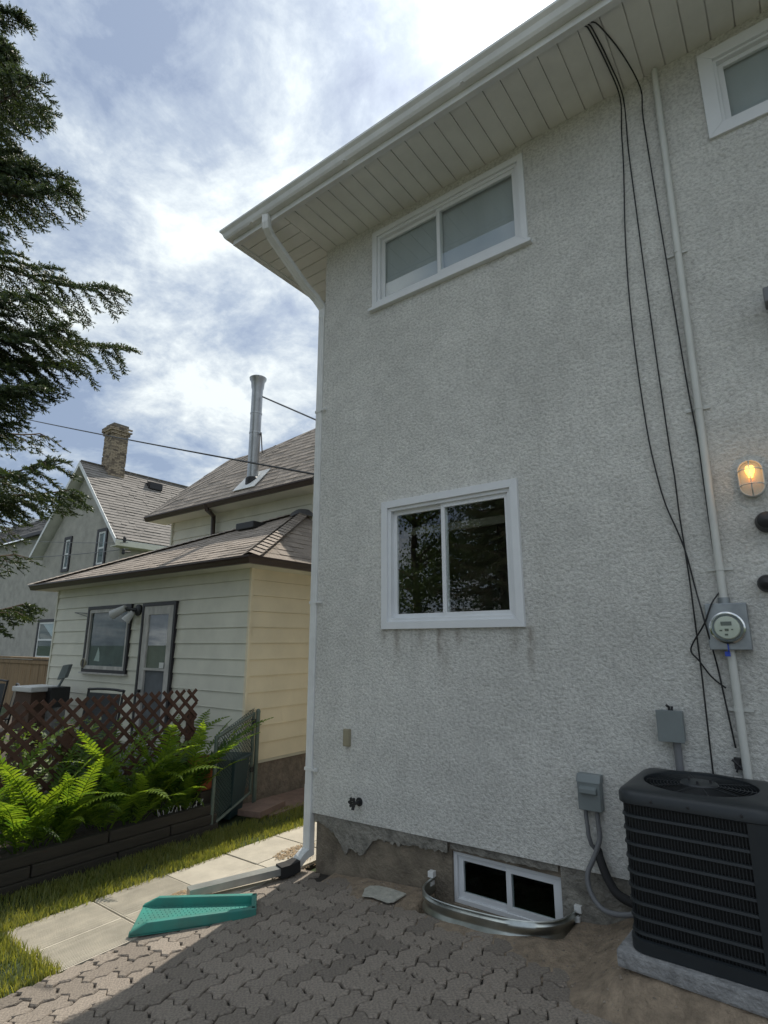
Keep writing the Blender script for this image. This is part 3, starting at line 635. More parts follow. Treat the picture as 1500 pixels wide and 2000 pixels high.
# ------------------------------------------------------------------ wall services
def wall_pts(px, y=-.018): return [tuple(PY(a, c, y)) for a, c in px]
def cable(px, label, extra=None, r=.0048):
    p = wall_pts(px); p = [(a, -.088 if (3.19 < a < 3.44 and 1.82 < z < 2.16) else b_, z) for a, b_, z in p]
    p = [(a, max(b_, -.645), z) for a, b_, z in (extra or [])] + p
    # smooth
    q = [Vector(a) for a in p]; out = []
    for i in range(len(q)-1):
        p0, p1, p2, p3 = q[max(i-1, 0)], q[i], q[i+1], q[min(i+2, len(q)-1)]
        for t in (0, .25, .5, .75):
            out.append(.5*((2*p1)+(-p0+p2)*t+(2*p0-5*p1+4*p2-p3)*t*t+(-p0+3*p1-3*p2+p3)*t**3))
    out.append(q[-1]); b = MB(); b.tube(out, r, 6)
    return tag(b.build('cable', M['cable'], None, True), label, 'cable', 'loose cables hanging down the stucco wall')
cable([(1211, 190), (1214, 260), (1218, 330), (1222, 480), (1235, 640), (1262, 830), (1283, 928), (1301, 988), (1322, 1035), (1340, 1081), (1357, 1145), (1382, 1223), (1400, 1297), (1414, 1358), (1437, 1461)],
      'thin black cable bowing away from the conduit and crossing the meter edge', [tuple(PZ(a, c, SOF-.012)) for a, c in ((1128, 12), (1152, 60), (1185, 125))])
cable([(1217, 190), (1227, 290), (1240, 390), (1268, 600), (1304, 850), (1317, 928), (1326, 999), (1336, 1063), (1347, 1134), (1354, 1187), (1363, 1258), (1372, 1329), (1382, 1418), (1393, 1512)],
      'thin black cable hanging almost straight down to behind the air conditioner', [tuple(PZ(a, c, SOF-.014)) for a, c in ((1134, 8), (1158, 58), (1190, 122))])
cable([(1251, 172), (1256, 230), (1280, 380), (1305, 530), (1340, 740), (1361, 850), (1374, 939), (1384, 1010), (1395, 1081), (1407, 1127), (1407, 1152), (1393, 1180), (1379, 1219), (1354, 1255), (1350, 1273), (1365, 1290), (1390, 1322), (1418, 1344)],
      'thin black cable strapped beside the conduit, its end looped below the meter', [tuple(PZ(a, c, SOF-.012)) for a, c in ((1140, 5), (1170, 50), (1215, 105))])
con = empty('service_conduit', (3.31, 0, 1.2)); tag(con, 'pale round conduit running up the stucco wall from the meter to the eaves', 'conduit')
b = MB(); b.tube([(3.33, -.03, SOF-.02), (3.31, -.03, 2.14)], .022, 12); b.build('upper_pipe', M['pvc'], con, True)
b = MB(); b.tube([(3.31, -.03, 1.86), (3.31, -.03, 1.0), (3.31, -.03, .35)], .022, 12); b.build('lower_pipe', M['pvc'], con, True)
for z in (4.5, 3.35, 1.52, 2.32):
    b = MB(); b.tube([(3.31+.004*(z-2), -.03, z), (3.31+.004*(z-2), -.03, z+.02)], .0245, 12); b.box((3.24, -.010, z+.002), (3.38, -.002, z+.018)); b.build('strap', M['pvc'], con)
# meter
mc = Vector((3.315, 0, 1.985))
met = empty('electric_meter', (mc.x, 0, 1.85)); tag(met, 'round glass electric meter on a grey square metal box', 'electric meter')
b = MB(); b.box((mc.x-.105, -.075, 1.86), (mc.x+.105, .0, 2.125)); b.build('meter_box', M['zinc'], met, bevel=.005)
b = MB(); b.lathe([(.078, .075), (.090, .078), (.090, .098), (.082, .104), (.078, .100)], 'Y', 36, (mc.x, 0, mc.z)); b.build('ring', M['chrome'], met, True)
b = MB(); b.lathe([(.0, .118), (.060, .118), (.064, .114), (.066, .08)], 'Y', 32, (mc.x, 0, mc.z)); b.build('meter_face', M['dial'], met, True)
b = MB(); b.box((mc.x-.028, -.1205, mc.z+.012), (mc.x+.026, -.1185, mc.z+.034)); b.build('display', M['ink'], met)
for (dx, dz, w, h) in ((-.038, -.02, .014, .008), (-.012, -.02, .020, .014), (.02, -.014, .010, .006), (-.014, -.044, .016, .010)):
    b = MB(); b.box((mc.x+dx, -.1198, mc.z+dz), (mc.x+dx+w, -.1185, mc.z+dz+h)); b.build('marking', M['ink'], met)
b = MB(); b.lathe([(.074, .09), (.076, .13), (.070, .155), (.052, .172), (.02, .178), (0, .178)], 'Y', 36, (mc.x, 0, mc.z)); b.build('glass_cover', M['glass2'], met, True)
b = MB(); b.tube([(mc.x-.01, -.08, 1.90), (mc.x-.008, -.09, 1.86), (mc.x-.012, -.085, 1.845)], .004, 6); b.box((mc.x-.03, -.085, 1.825), (mc.x-.004, -.07, 1.852)); b.build('seal_tag', M['blue'], met)
b = MB(); b.tube([(3.31, -.03, 2.12), (3.31, -.03, 2.16)], .032, 12); b.build('hub', M['zinc'], met, True)
# bulkhead lamp
lc = PY(1468, 937, 0); lx, lz = lc[0], lc[2]
lamp = empty('bulkhead_lamp', (lx, 0, lz)); tag(lamp, 'oval caged wall lamp glowing orange above the electric meter', 'wall lamp')
def oval(w, h, n=32):
    r_ = w; s_ = h-w; return [(r_*math.cos(2*math.pi*k/n), r_*math.sin(2*math.pi*k/n)+(s_ if math.sin(2*math.pi*k/n) >= 0 else -s_)) for k in range(n)]
def ovlay(layers, name, mt, top=True, sm=True):
    b = MB(); n = 32; vs_ = []
    for (w, h, y) in layers: vs_ += [(lx+a, -y, lz+c) for a, c in oval(w, h)]
    fs = [(i*n+k, i*n+(k+1) % n, (i+1)*n+(k+1) % n, (i+1)*n+k) for i in range(len(layers)-1) for k in range(n)]
    if top: fs.append(tuple((len(layers)-1)*n+k for k in range(n)))
    b.add(vs_, fs); return b.build(name, mt, lamp, sm)
ovlay([(.066, .112, 0), (.066, .112, .03), (.060, .106, .036), (.05, .096, .036)], 'base', M['pvc'])
ovlay([(.055, .100, .034), (.055, .100, .06), (.046, .090, .085), (.028, .068, .098)], 'lens', glass_mat('lamp_glass', 1.45, (.95, .93, .88)))
b = MB(); b.lathe([(0, .034), (.018, .030), (.026, .014), (.024, -.006), (.014, -.028), (.012, -.04)], 'Z', 16, (lx, -.052, lz+.042)); b.build('bulb', M['bulb'], lamp, True)
b = MB()
b.tube([(lx+a, -.048, lz+c) for a, c in oval(.062, .108)+[oval(.062, .108)[0]]], .005, 6)
for z in (.045, -.045): b.tube([(lx-.061, -.048, lz+z), (lx-.045, -.088, lz+z), (lx, -.108, lz+z), (lx+.045, -.088, lz+z), (lx+.061, -.048, lz+z)], .0035, 6)
b.tube([(lx, -.048, lz+.107), (lx, -.095, lz+.075), (lx, -.110, lz), (lx, -.095, lz-.075), (lx, -.048, lz-.107)], .0035, 6)
b.build('cage', M['pvc'], lamp, True)
lt = bpy.data.lights.new('bulb_light', 'POINT'); lt.energy = 0.10; lt.color = (1, .55, .2); lt.shadow_soft_size = .02
lo = bpy.data.objects.new('bulb_light', lt); COL.objects.link(lo); lo.parent = lamp; lo.location = (0, -.145, .03)
# boxes
def box_thing(name, x0, x1, z0, z1, d, mt, label, cat):
    e = empty(name, ((x0+x1)/2, 0, z0)); tag(e, label, cat)
    b = MB(); b.box((x0, -d, z0), (x1, 0, z1)); b.build('casing', mt, e, bevel=.006); return e
dx0, dx1, dz0, dz1 = 2.372, 2.512, .880, 1.088
e = box_thing('disconnect_switch', dx0, dx1, dz0, dz1-.045, .075, M['greybox'], 'grey outdoor disconnect box with hinged lid beside the air conditioner', 'electrical box')
b = MB(); b.slab([(dx0-.004, -.080, dz1-.046), (dx0-.004, -.055, dz1), (dx0-.004, 0, dz1), (dx0-.004, 0, dz1-.046)], (dx1-dx0+.008, 0, 0)); b.build('lid', M['greybox'], e, bevel=.004)
b = MB(); b.slab([(dx0+.018, -.074, dz1-.065), (dx0+.018, -.098, dz1-.078), (dx0+.018, -.100, dz1-.105), (dx0+.018, -.074, dz1-.112)], (dx1-dx0-.036, 0, 0)); b.build('handle', M['greybox'], e, bevel=.004)
for (xx, rr) in ((dx0+.032, .013), (dx0+.102, .015)):
    b = MB(); b.tube([(xx, -.04, dz0+.002), (xx, -.04, dz0-.04), (xx+.004, -.04, dz0-.10)], [rr, rr, rr*.9], 12); b.build('connector', M['greyplastic'], e, True)
b = MB(); p = [(dx0+.036, -.04, dz0-.09), (dx0+.038, -.04, dz0-.15), (dx0+.05, -.035, dz0-.2), (dx0+.06, -.01, dz0-.225)]; b.tube(p, .013, 10); b.build('stub', M['greyplastic'], e, True)
def smoothpath(q, k=6):
    q = [Vector(a) for a in q]; out = []
    for i in range(len(q)-1):
        p0, p1, p2, p3 = q[max(i-1, 0)], q[i], q[i+1], q[min(i+2, len(q)-1)]
        for t in [j/k for j in range(k)]: out.append(.5*((2*p1)+(-p0+p2)*t+(2*p0-5*p1+4*p2-p3)*t*t+(-p0+3*p1-3*p2+p3)*t**3))
    return out+[q[-1]]
b = MB(); b.tube(smoothpath([(dx0+.106, -.04, dz0-.09), (dx0+.106, -.045, dz0-.16), (dx0+.07, -.06, dz0-.26), (dx0+.03, -.08, dz0-.35), (dx0+.04, -.10, dz0-.43), (dx0+.10, -.13, dz0-.495), (dx0+.19, -.17, dz0-.50), (2.70, -.22, dz0-.45), (2.86, -.30, dz0-.33)]), .015, 10)
tag(b.build('flexible_conduit', M['greyplastic'], None, True), 'grey flexible conduit looping from the disconnect box into the air conditioner', 'conduit')
b = MB(); b.tube(smoothpath([(dx0+.075, .005, dz0-.235), (dx0+.10, -.05, dz0-.265), (dx0+.16, -.10, dz0-.36), (dx0+.24, -.14, dz0-.415), (2.83, -.22, dz0-.42)]), .026, 12)
tag(b.build('insulated_line', M['rubber'], None, True), 'black foam-wrapped refrigerant line from the wall to the air conditioner', 'pipe')
bx0, bx1, bz0, bz1 = 2.885, 3.02, 1.335, 1.505
e = box_thing('junction_box', bx0, bx1, bz0, bz1, .07, M['greybox'], 'plain grey junction box on the wall above the air conditioner', 'electrical box')
b = MB(); b.box((bx0-.004, -.078, bz0-.004), (bx1+.004, -.0705, bz1+.004)); b.build('cover', M['greybox'], e, bevel=.003)
b = MB(); b.tube([(2.95, -.035, bz1), (2.95, -.035, bz1+.02), (2.94, -.05, bz1+.03)], .008, 8); b.tube([(2.965, -.035, bz1), (2.967, -.035, bz1+.025)], .007, 8); b.build('fitting', M['iron'], e)
b = MB(); b.tube([(2.972, -.03, bz0), (2.975, -.03, .5)], .022, 10); b.build('conduit', M['greyplastic'], e, True)
ox, oz = PY(680, 1440)[0], PY(680, 1440)[2]
e = box_thing('outlet_cover', ox-.033, ox+.033, oz-.07, oz+.07, .03, M['tan'], 'small tan outlet cover on the stucco near the corner', 'outlet cover')
b = MB(); b.box((ox-.028, -.036, oz-.062), (ox+.028, -.0305, oz+.062)); b.build('flap', M['tan'], e, bevel=.004)
sx_, sz_ = PY(702, 1566)[0], PY(702, 1566)[2]
sp = empty('hose_tap', (sx_, 0, sz_)); tag(sp, 'black outdoor hose tap low on the stucco near the corner', 'tap')
b = MB(); b.lathe([(.034, 0), (.034, .006), (.014, .010), (.014, .055), (0, .058)], 'Y', 14, (sx_, 0, sz_)); b.tube(smoothpath([(sx_, -.045, sz_), (sx_, -.075, sz_-.01), (sx_, -.085, sz_-.045)]), .013, 10); b.build('body', M['iron'], sp, True)
b = MB()
b.lathe([(.012, .082), (.030, .082), (.030, .092), (.012, .092)], 'Y', 14, (sx_-.004, 0, sz_+.012))
for k in range(6):
    a = k*math.pi/3; b.lathe([(0, .078), (.011, .080), (.011, .094), (0, .096)], 'Y', 8, (sx_-.004+.03*math.cos(a), 0, sz_+.012+.03*math.sin(a)))
b.tube([(sx_-.002, -.05, sz_+.006), (sx_-.004, -.09, sz_+.012)], .008, 8); b.build('handle', M['iron'], sp, True)
# dark caps and lamp cut by the picture edge
for (px, py, r_, lab) in ((1499, 1020, .062, 'large black round vent cap on the stucco right of the wall lamp'), (1499, 1140, .050, 'small black round vent cap on the stucco above the meter level')):
    c = PY(px, py); b = MB(); b.lathe([(r_, 0), (r_, .02), (r_*.9, .05), (r_*.75, .085), (r_*.4, .10), (0, .105)], 'Y', 20, (c[0], 0, c[2])); tag(b.build('vent_cap', M['iron'], None, True), lab, 'vent cap')
c = PY(1500, 600); fl = empty('floodlight', (c[0]+.03, 0, c[2])); tag(fl, 'grey security floodlight high on the stucco wall above the oval lamp', 'floodlight')
b = MB(); b.box((c[0]+.01, -.05, c[2]-.02), (c[0]+.12, 0, c[2]+.10)); b.build('mount', M['greybox'], fl, bevel=.006)
b = MB(); b.box((c[0]-.015, -.17, c[2]-.05), (c[0]+.14, -.055, c[2]+.05)); b.build('lamp_head', M['greyplastic'], fl, bevel=.012)
b = MB(); b.lathe([(.0, -.03), (.03, -.028), (.034, 0), (.03, .02), (0, .022)], 'Z', 16, (c[0]+.03, -.10, c[2]-.135)); b.tube([(c[0]+.04, -.10, c[2]-.12), (c[0]+.05, -.05, c[2]-.02)], .01, 8); b.build('sensor', M['iron'], fl, True)
# wiring clamp at bottom of loose cable
c = PY(1440, 1490); b = MB(); b.box((c[0]-.012, -.03, c[2]-.03), (c[0]+.02, 0, c[2]+.03)); b.tube([(c[0]-.02, -.03, c[2]+.02), (c[0]+.03, -.03, c[2]-.03)], .007, 6); b.tube([(c[0]+.02, -.03, c[2]+.03), (c[0]-.005, -.03, c[2]-.045)], .006, 6)
tag(b.build('ground_clamp', M['iron']), 'small dark grounding clamp beside the lower conduit', 'clamp')

# ------------------------------------------------------------------ air conditioner
AX0, AX1, AY0, AY1, AZ0, AZ1 = 2.80, 3.455, -.735, -.10, .475, 1.182
ac = empty('air_conditioner', ((AX0+AX1)/2, (AY0+AY1)/2, AZ0)); tag(ac, 'dark charcoal outdoor air conditioner unit with louvred sides', 'air conditioner')
acx, acy = (AX0+AX1)/2, (AY0+AY1)/2
def rr(ins, r_=.075, n=6):
    x0, x1, y0, y1 = AX0+ins, AX1-ins, AY0+ins, AY1-ins; r_ = max(.01, r_-ins); out = []
    for (cx, cy, a0) in ((x1-r_, y1-r_, 0), (x0+r_, y1-r_, 90), (x0+r_, y0+r_, 180), (x1-r_, y0+r_, 270)):
        for k in range(n+1):
            a = math.radians(a0+90*k/n); out.append((cx+r_*math.cos(a), cy+r_*math.sin(a)))
    res = []
    for i in range(len(out)):
        p, q = out[i], out[(i+1) % len(out)]; res.append(p)
        if math.dist(p, q) > .2: res += [(p[0]+(q[0]-p[0])*t/9, p[1]+(q[1]-p[1])*t/9) for t in range(1, 9)]
    return res
def shell(layers, name, mt, capb=False, capt=False, sm=True):
    b = MB(); vs_ = []; n = len(rr(0))
    for ins, z in layers: vs_ += [(x, y, z) for x, y in rr(ins)]
    fs = [(i*n+k, i*n+(k+1) % n, (i+1)*n+(k+1) % n, (i+1)*n+k) for i in range(len(layers)-1) for k in range(n)]
    if capb: fs.append(tuple(range(n))[::-1])
    if capt: fs.append(tuple((len(layers)-1)*n+k for k in range(n)))
    b.add(vs_, fs); return b.build(name, mt, ac, sm)
shell([(.03, AZ0+.03), (.03, AZ1-.04)], 'coil', M['acblack'])
shell([(.0, AZ0), (-.004, AZ0+.002), (-.004, AZ0+.055), (.012, AZ0+.06)], 'base_pan', M['acdark'], True)
# louvre bars: horizontal bands right round the unit
nb = 9
for k in range(nb):
    z = AZ0+.085+k*(AZ1-.115-AZ0-.085)/(nb-1)+0.0
    shell([(.014, z-.008), (.001, z-.007), (.004, z+.004), (.014, z+.007)], 'louvre_band', M['acbar'])
b = MB(); outl = rr(.012, .075, 6)
per = []
for i in range(len(outl)):
    p, q = Vector(outl[i]), Vector(outl[(i+1) % len(outl)]); L_ = (q-p).length; kk = max(1, int(L_/.0125))
    for j in range(kk): per.append((p+(q-p)*(j/kk), (q-p).normalized()))
for p, t in per:
    nv = Vector((t.y, -t.x)); a = p+t*.0018; c_ = p-t*.0018; d = .010
    b.box((min(p.x-.002, p.x-.002), p.y-.002, AZ0+.06), (p.x+.002, p.y+.002, AZ1-.06))
b.build('louvre_fins', M['acbar'], ac)['kind'] = 'stuff'
for (cx, cy) in ((AX1-.045, AY0-.001), (AX1-.001, AY0+.045)):
    pass
b = MB(); 
cr = [q for q in rr(-.002) if q[0] > AX1-.08 and q[1] < AY0+.08]
cr = [(AX1-.105, AY0-.002)]+cr+[(AX1+.002, AY0+.35)]
b.add([(x, y, AZ0+.05) for x, y in cr]+[(x, y, AZ1-.05) for x, y in cr], [(i, i+1, len(cr)+i+1, len(cr)+i) for i in range(len(cr)-1)]); b.build('service_panel', M['acdark'], ac, True)
# top cap with round fan opening
def topcap():
    b = MB(); o1 = rr(-.006); n = len(o1); r0 = .262
    lay = [(-.004, AZ1-.062), (-.008, AZ1-.058), (-.008, AZ1-.018), (0.004, AZ1-.002), (.03, AZ1+.008)]
    vs_ = []
    for ins, z in lay: vs_ += [(x, y, z) for x, y in rr(ins)]
    for (rad, z) in ((r0+.014, AZ1+.016), (r0, AZ1+.012), (r0-.004, AZ1-.05)):
        for (x, y) in o1:
            a = math.atan2(y-acy, x-acx); vs_.append((acx+rad*math.cos(a), acy+rad*math.sin(a), z))
    b.add(vs_, [(i*n+k, i*n+(k+1) % n, (i+1)*n+(k+1) % n, (i+1)*n+k) for i in range(7) for k in range(n)]); return b.build('top_cap', M['acdark'], ac, True)
topcap()
b = MB()
for rad in [.05+.0165*k for k in range(13)]:
    z = AZ1+.012-.010*(rad/.26)
    b.tube([(acx+rad*math.cos(2*math.pi*k/36), acy+rad*math.sin(2*math.pi*k/36), z) for k in range(37)], .0016, 4, cap=False)
for k in range(10):
    a = 2*math.pi*k/10; b.tube([(acx+.05*math.cos(a), acy+.05*math.sin(a), AZ1+.010), (acx+.262*math.cos(a), acy+.262*math.sin(a), AZ1+.002)], .0025, 5)
b.build('fan_guard', M['acbar'], ac)
b = MB(); b.lathe([(0, .0), (.085, 0), (.09, .004), (.085, .012), (.0, .014)], 'Z', 28, (acx, acy, AZ1+.006)); b.build('motor_plate', M['acdark'], ac, True)
for (dx, dy) in ((.05, .02), (-.05, .02), (0, -.055)):
    b = MB(); b.lathe([(.006, 0), (.006, .014), (0, .016)], 'Z', 8, (acx+dx, acy+dy, AZ1+.018)); b.build('bolt', M['iron'], ac)
for k in range(4):
    a = k*math.pi/2+.5; b = MB(); c, s_ = math.cos(a), math.sin(a)
    b.quad((acx+.03*c-.03*s_, acy+.03*s_+.03*c, AZ1-.10), (acx+.03*c+.03*s_, acy+.03*s_-.03*c, AZ1-.06), (acx+.23*c+.09*s_, acy+.23*s_-.09*c, AZ1-.055), (acx+.23*c-.09*s_, acy+.23*s_+.09*c, AZ1-.105)); b.build('fan_blade', M['iron'], ac)
for xx in (AX0+.16, AX0+.32, AX1-.12):
    b = MB(); b.lathe([(.007, 0), (.006, .004), (0, .005)], 'Y', 8, (xx, AY0-.008, AZ1-.035)); b.build('screw', M['iron'], ac)
b = MB(); b.lathe([(0, .0), (.25, 0), (.25, .02), (0, .02)], 'Z', 20, (acx, acy, AZ0+.04)); b.build('pan_floor', M['acblack'], ac)
# pad
pb = MB(); pb.box((-.37, -.36, 0), (.40, .36, .075)); pad = pb.build('equipment_pad', M['padc'], bevel=.012)
pad.location = (acx, acy, AZ0-.0755); pad.rotation_euler = (0, 0, math.radians(-3)); tag(pad, 'speckled grey concrete pad under the air conditioner', 'pad')

# ------------------------------------------------------------------ splash block, extension, debris
def splash():
    e = empty('splash_block', (-.15, -1.05, 0)); tag(e, 'green plastic splash block lying at the edge of the paved patio', 'splash block')
    TL, TR, BR, BL = [np.array(PZ(x, y, 0.005)) for x, y in ((281, 1772), (501, 1766), (500, 1797), (250, 1832))]
    up = np.array([0, 0, 1.]); fl = .018
    def wallq(a, c, t, ha, hc, nm, inn):
        b = MB(); a, c = np.array(a), np.array(c); n_ = np.array(inn)*t
        b.add([a, c, c+n_, a+n_, a+up*ha, c+up*hc, c+n_+up*hc, a+n_+up*ha], [(0, 3, 2, 1), (4, 5, 6, 7), (0, 1, 5, 4), (1, 2, 6, 5), (2, 3, 7, 6), (3, 0, 4, 7)])
        return b.build(nm, M['teal'], e, bevel=.005)
    def nrm(a, c, tow):
        d = (c-a); n_ = np.array([-d[1], d[0], 0]); n_ /= np.linalg.norm(n_); return n_ if n_@(tow-a) > 0 else -n_
    ctr = (TL+TR+BR+BL)/4; d1 = (TR-TL)/np.linalg.norm(TR-TL); d2 = (BR-BL)/np.linalg.norm(BR-BL)
    H_ = .075
    ff = MB(); ff.slab([TL, TR, BR, BL], (0, 0, fl)); fo_ = ff.build('floor', M['teal'], e, bevel=.004)
    for (a, c) in ((TL, TR), (BL, BR)):
        n_ = nrm(a, c, ctr); d = (c-a)/np.linalg.norm(c-a); L_ = np.linalg.norm(c-a)
        b = MB(); pr = [(0, 0), (L_, 0), (L_, H_), (.11, H_), (0, fl+.006)]
        b.slab([a+d*s_+up*h for s_, h in pr], n_*.038); b.build('side_wall', M['teal'], e, bevel=.008)
    n_ = nrm(TR, BR, ctr); b = MB(); b.slab([TR, BR, BR+up*H_, TR+up*H_], n_*.038); b.build('end_wall', M['teal'], e, bevel=.006)
    # moulded diamond studs on the floor
    st = MB()
    for i in range(1, 26):
        for j in range(1, 12):
            u, v = (i+.5*(j % 2))/27, j/12
            p = (TL*(1-u)+TR*u)*(1-v)+(BL*(1-u)+BR*u)*v; p = p+up*fl
            s_ = .007; st.add([p+np.array([s_, 0, 0]), p+np.array([0, s_, 0]), p-np.array([s_, 0, 0]), p-np.array([0, s_, 0]), p+up*.006], [(0, 1, 4), (1, 2, 4), (2, 3, 4), (3, 0, 4)])
    o = st.build('tread_studs', M['teal'], e); o['kind'] = 'stuff'
splash()
ex = empty('downspout_extension', (-.1, -.4, 0)); tag(ex, 'long flat metal downspout extension lying from the shoe to the splash block', 'downspout extension')
b = MB(); pA, pB = Vector((-.075, -.17, .052)), Vector((-.36, -.95, .044)); b.sweep([pA, pB], [(-.046, -.038), (.046, -.038), (.046, .012), (.038, .018), (-.038, .018), (-.046, .012)], (1, 0, 0)); b.build('channel', mat('bare_aluminium', (0.46, 0.48, 0.47), .35, .25, 6, metal=.6), ex)
b = MB(); b.sweep([Vector((-.060, -.10, .075)), Vector((-.078, -.19, .062)), Vector((-.10, -.27, .060))], [(-.052, -.042), (.052, -.042), (.052, .042), (.044, .048), (-.044, .048), (-.052, .042)], (1, 0, 0)); b.build('collar', M['rubber'], ex)
# broken piece of stucco
b = MB(); c0 = PZ(752, 1757, .09); n = 18; pts = []
shape = [(-.17, .03), (-.12, .05), (-.03, .055), (.06, .05), (.13, .045), (.145, .01), (.17, -.04), (.15, -.06), (.08, -.055), (.0, -.05), (-.06, -.065), (-.11, -.03), (-.15, -.005)]
ang = math.radians(0)
c0 = (.90, -.175); pv = [(c0[0]+x*1.12+y*.55, c0[1]+y*1.75-x*.10, gz(c0[0]+x*1.1+y*.5)+.012) for x, y in shape]
b.slab(pv, (0, 0, .011)); tag(b.build('stucco_fragment', M['chunk'], bevel=.002), 'pale broken flake of stucco lying on the pavers by the wall', 'rubble')
# loose buff pebbles beside the downspout shoe
def pebbles(regs):
    b = MB()
    for (cx, cy, rx, ry, n_, s_) in regs:
        for _ in range(n_):
            a = R.uniform(0, 6.283); r_ = math.sqrt(R.random()); x, y = cx+rx*r_*math.cos(a), cy+ry*r_*math.sin(a); s0 = R.uniform(.5, 1)*s_; th = R.uniform(0, 3)
            c, sn = math.cos(th), math.sin(th); ob = [(1.2, 0, 0), (0, .8, 0), (-1.2, 0, 0), (0, -.8, 0), (0, 0, .7), (0, 0, -.3)]
            b.add([(x+(p*c-q*sn)*s0, y+(p*sn+q*c)*s0, .004+h*s0*.8) for p, q, h in ob], [(0, 1, 4), (1, 2, 4), (2, 3, 4), (3, 0, 4), (1, 0, 5), (2, 1, 5), (3, 2, 5), (0, 3, 5)])
    return tag(b.build('pebbles', M['pebble']), 'loose buff pebbles spilled on the walk beside the downspout', 'pebbles', kind='stuff')
p1 = PZ(565, 1665); p2 = PZ(350, 1747)
pebbles([(p1[0]+.02, p1[1]+.05, .10, .26, 420, .011), (p2[0], p2[1], .04, .09, 160, .010), (.02-.2, .05, .12, .4, 80, .008)])
gr_ = MB()
for _ in range(1600):
    x, y = R.uniform(.6, 4.2), -R.random()**1.6*1.2; z = max(sand_h(x, y), gz(x)-.002)
    if sand_h(x, y) < 0 or (1.2 < x < 2.31 and y > -.36) or (x > 2.78 and y > -.80): continue
    s0 = R.choice((.003, .004, .005, .007, .010)); th = R.uniform(0, 3); c, sn = math.cos(th), math.sin(th)
    gr_.add([(x+(p*c-q*sn)*s0, y+(p*sn+q*c)*s0, z+h*s0*.8) for p, q, h in [(1.2, 0, 0), (0, .8, 0), (-1.2, 0, 0), (0, -.8, 0), (0, 0, .7)]], [(0, 1, 4), (1, 2, 4), (2, 3, 4), (3, 0, 4)])
tag(gr_.build('grit', mat('grit_stone', (0.24, 0.2, 0.16), .9, .4, 60, island=.4)), 'loose grit scattered over the sand by the wall', 'grit', kind='stuff')

# ------------------------------------------------------------------ siding house next door
NX, NY, NL = -2.1, 0.95, -7.62
nh = empty('siding_house', (-5, 3, 0)); tag(nh, 'cream lap-sided house next door with brown eavestroughs and shingle roof', 'house')
def S(mb, name, mt, par=None, **k):
    o = mb.build(name, mt, par or nh, **k); return o
# core walls (behind the boards)
b = MB(); b.box((NL+.02, NY+.02, .42), (NX-.02, 2.9, 2.86)); b.box((-6.98, 2.845, .4), (-2.87, 8.0, 4.42)); core = S(b, 'wall', M['siding'])
b = MB(); b.box((NL+.05, NY+.05, -.1), (NX-.05, 8, .46)); S(b, 'foundation', M['nfound'])
NWIN = (-6.29, -4.99, 1.47, 2.46); NDOOR = (-4.55, -3.755, .45, 2.45)
lap = .205
def board_y(x0, x1, z0, y, mt, par):      # lap board on a wall facing -Y
    b = MB(); b.slab([(x0, y+.019, z0), (x0, y-.008, z0), (x0, y-.005, z0+.010), (x0, y+.010, z0+lap-.002), (x0, y+.019, z0+lap-.002)], (x1-x0, 0, 0)); o = b.build('siding_board', mt, par); return o
def board_x(y0, y1, z0, x, mt, par):
    b = MB(); b.slab([(x-.019, y0, z0), (x+.008, y0, z0), (x+.005, y0, z0+.010), (x-.010, y0, z0+lap-.002), (x-.019, y0, z0+lap-.002)], (0, y1-y0, 0)); return b.build('siding_board', mt, par)
z = .462
while z < 2.80:
    segs = [(NL, NX-.03)]
    for w in (NWIN, NDOOR):
        if z+lap > w[2]+.03 and z < w[3]-.03:
            segs = [q for a, c in segs for q in ((a, min(c, w[0])), (max(a, w[1]), c)) if q[1]-q[0] > .02]
    for a, c in segs: board_y(a, c, z, NY, M['siding'], core)
    j = NY+R.uniform(.4, 3.0)
    board_x(NY+.03, j, z, NX, M['siding_lit'], core); board_x(j+.002, 8, z, NX, M['siding_lit'], core)
    z += lap
z = 3.0
while z < 4.4:
    board_y(-7.0, -2.86, z, 2.82, M['siding'], core); z += lap
for z0 in ():
    pass
b = MB(); b.box((NX-.032, NY-.012, .45), (NX+.012, NY+.034, 2.87)); S(b, 'corner_post', M['siding_lit'], bevel=.004)
b = MB(); b.box((NL-.03, NY-.012, .45), (NL+.02, NY+.03, 2.87)); S(b, 'corner_post', M['siding'], bevel=.004)
b = MB(); b.box((-7.03, 2.79, 3.0), (-6.98, 2.84, 4.43)); S(b, 'corner_post', M['siding'], bevel=.004)
# soffits, eavestroughs
OVN = .33; EZ = 2.875
EX0, EX1, EY0 = NL-.36, NX+OVN, NY-OVN
b = MB(); b.box((EX0+.02, EY0+.02, EZ-.012), (EX1-.02, 2.8, EZ)); b.box((-1.9-.2, 2.8, EZ-.012), (EX1-.02, 8, EZ)); S(b, 'soffit', M['siding'])
pN = [(0, 0), (.05, 0), (.062, .02), (.075, .05), (.095, .07), (.095, .095), (.0, .095)]
def trough(path, side, z0, nm='eavestrough'):
    b = MB(); k = len(pN); vs_ = []
    for p, s_ in zip(path, side): vs_ += [(p[0]+s_[0]*a, p[1]+s_[1]*a, z0+c) for a, c in pN]
    fs = [(i*k+j, i*k+(j+1) % k, (i+1)*k+(j+1) % k, (i+1)*k+j) for i in range(len(path)-1) for j in range(k)]+[tuple(range(k))[::-1], tuple((len(path)-1)*k+j for j in range(k))]
    b.add(vs_, fs); return S(b, nm, M['trim_brown'])
trough([(EX0, EY0+.02), (EX1-.02, EY0+.02), (EX1-.02, 8)], [(-.1, -1), (1, -1), (1, 0)], EZ-.01)
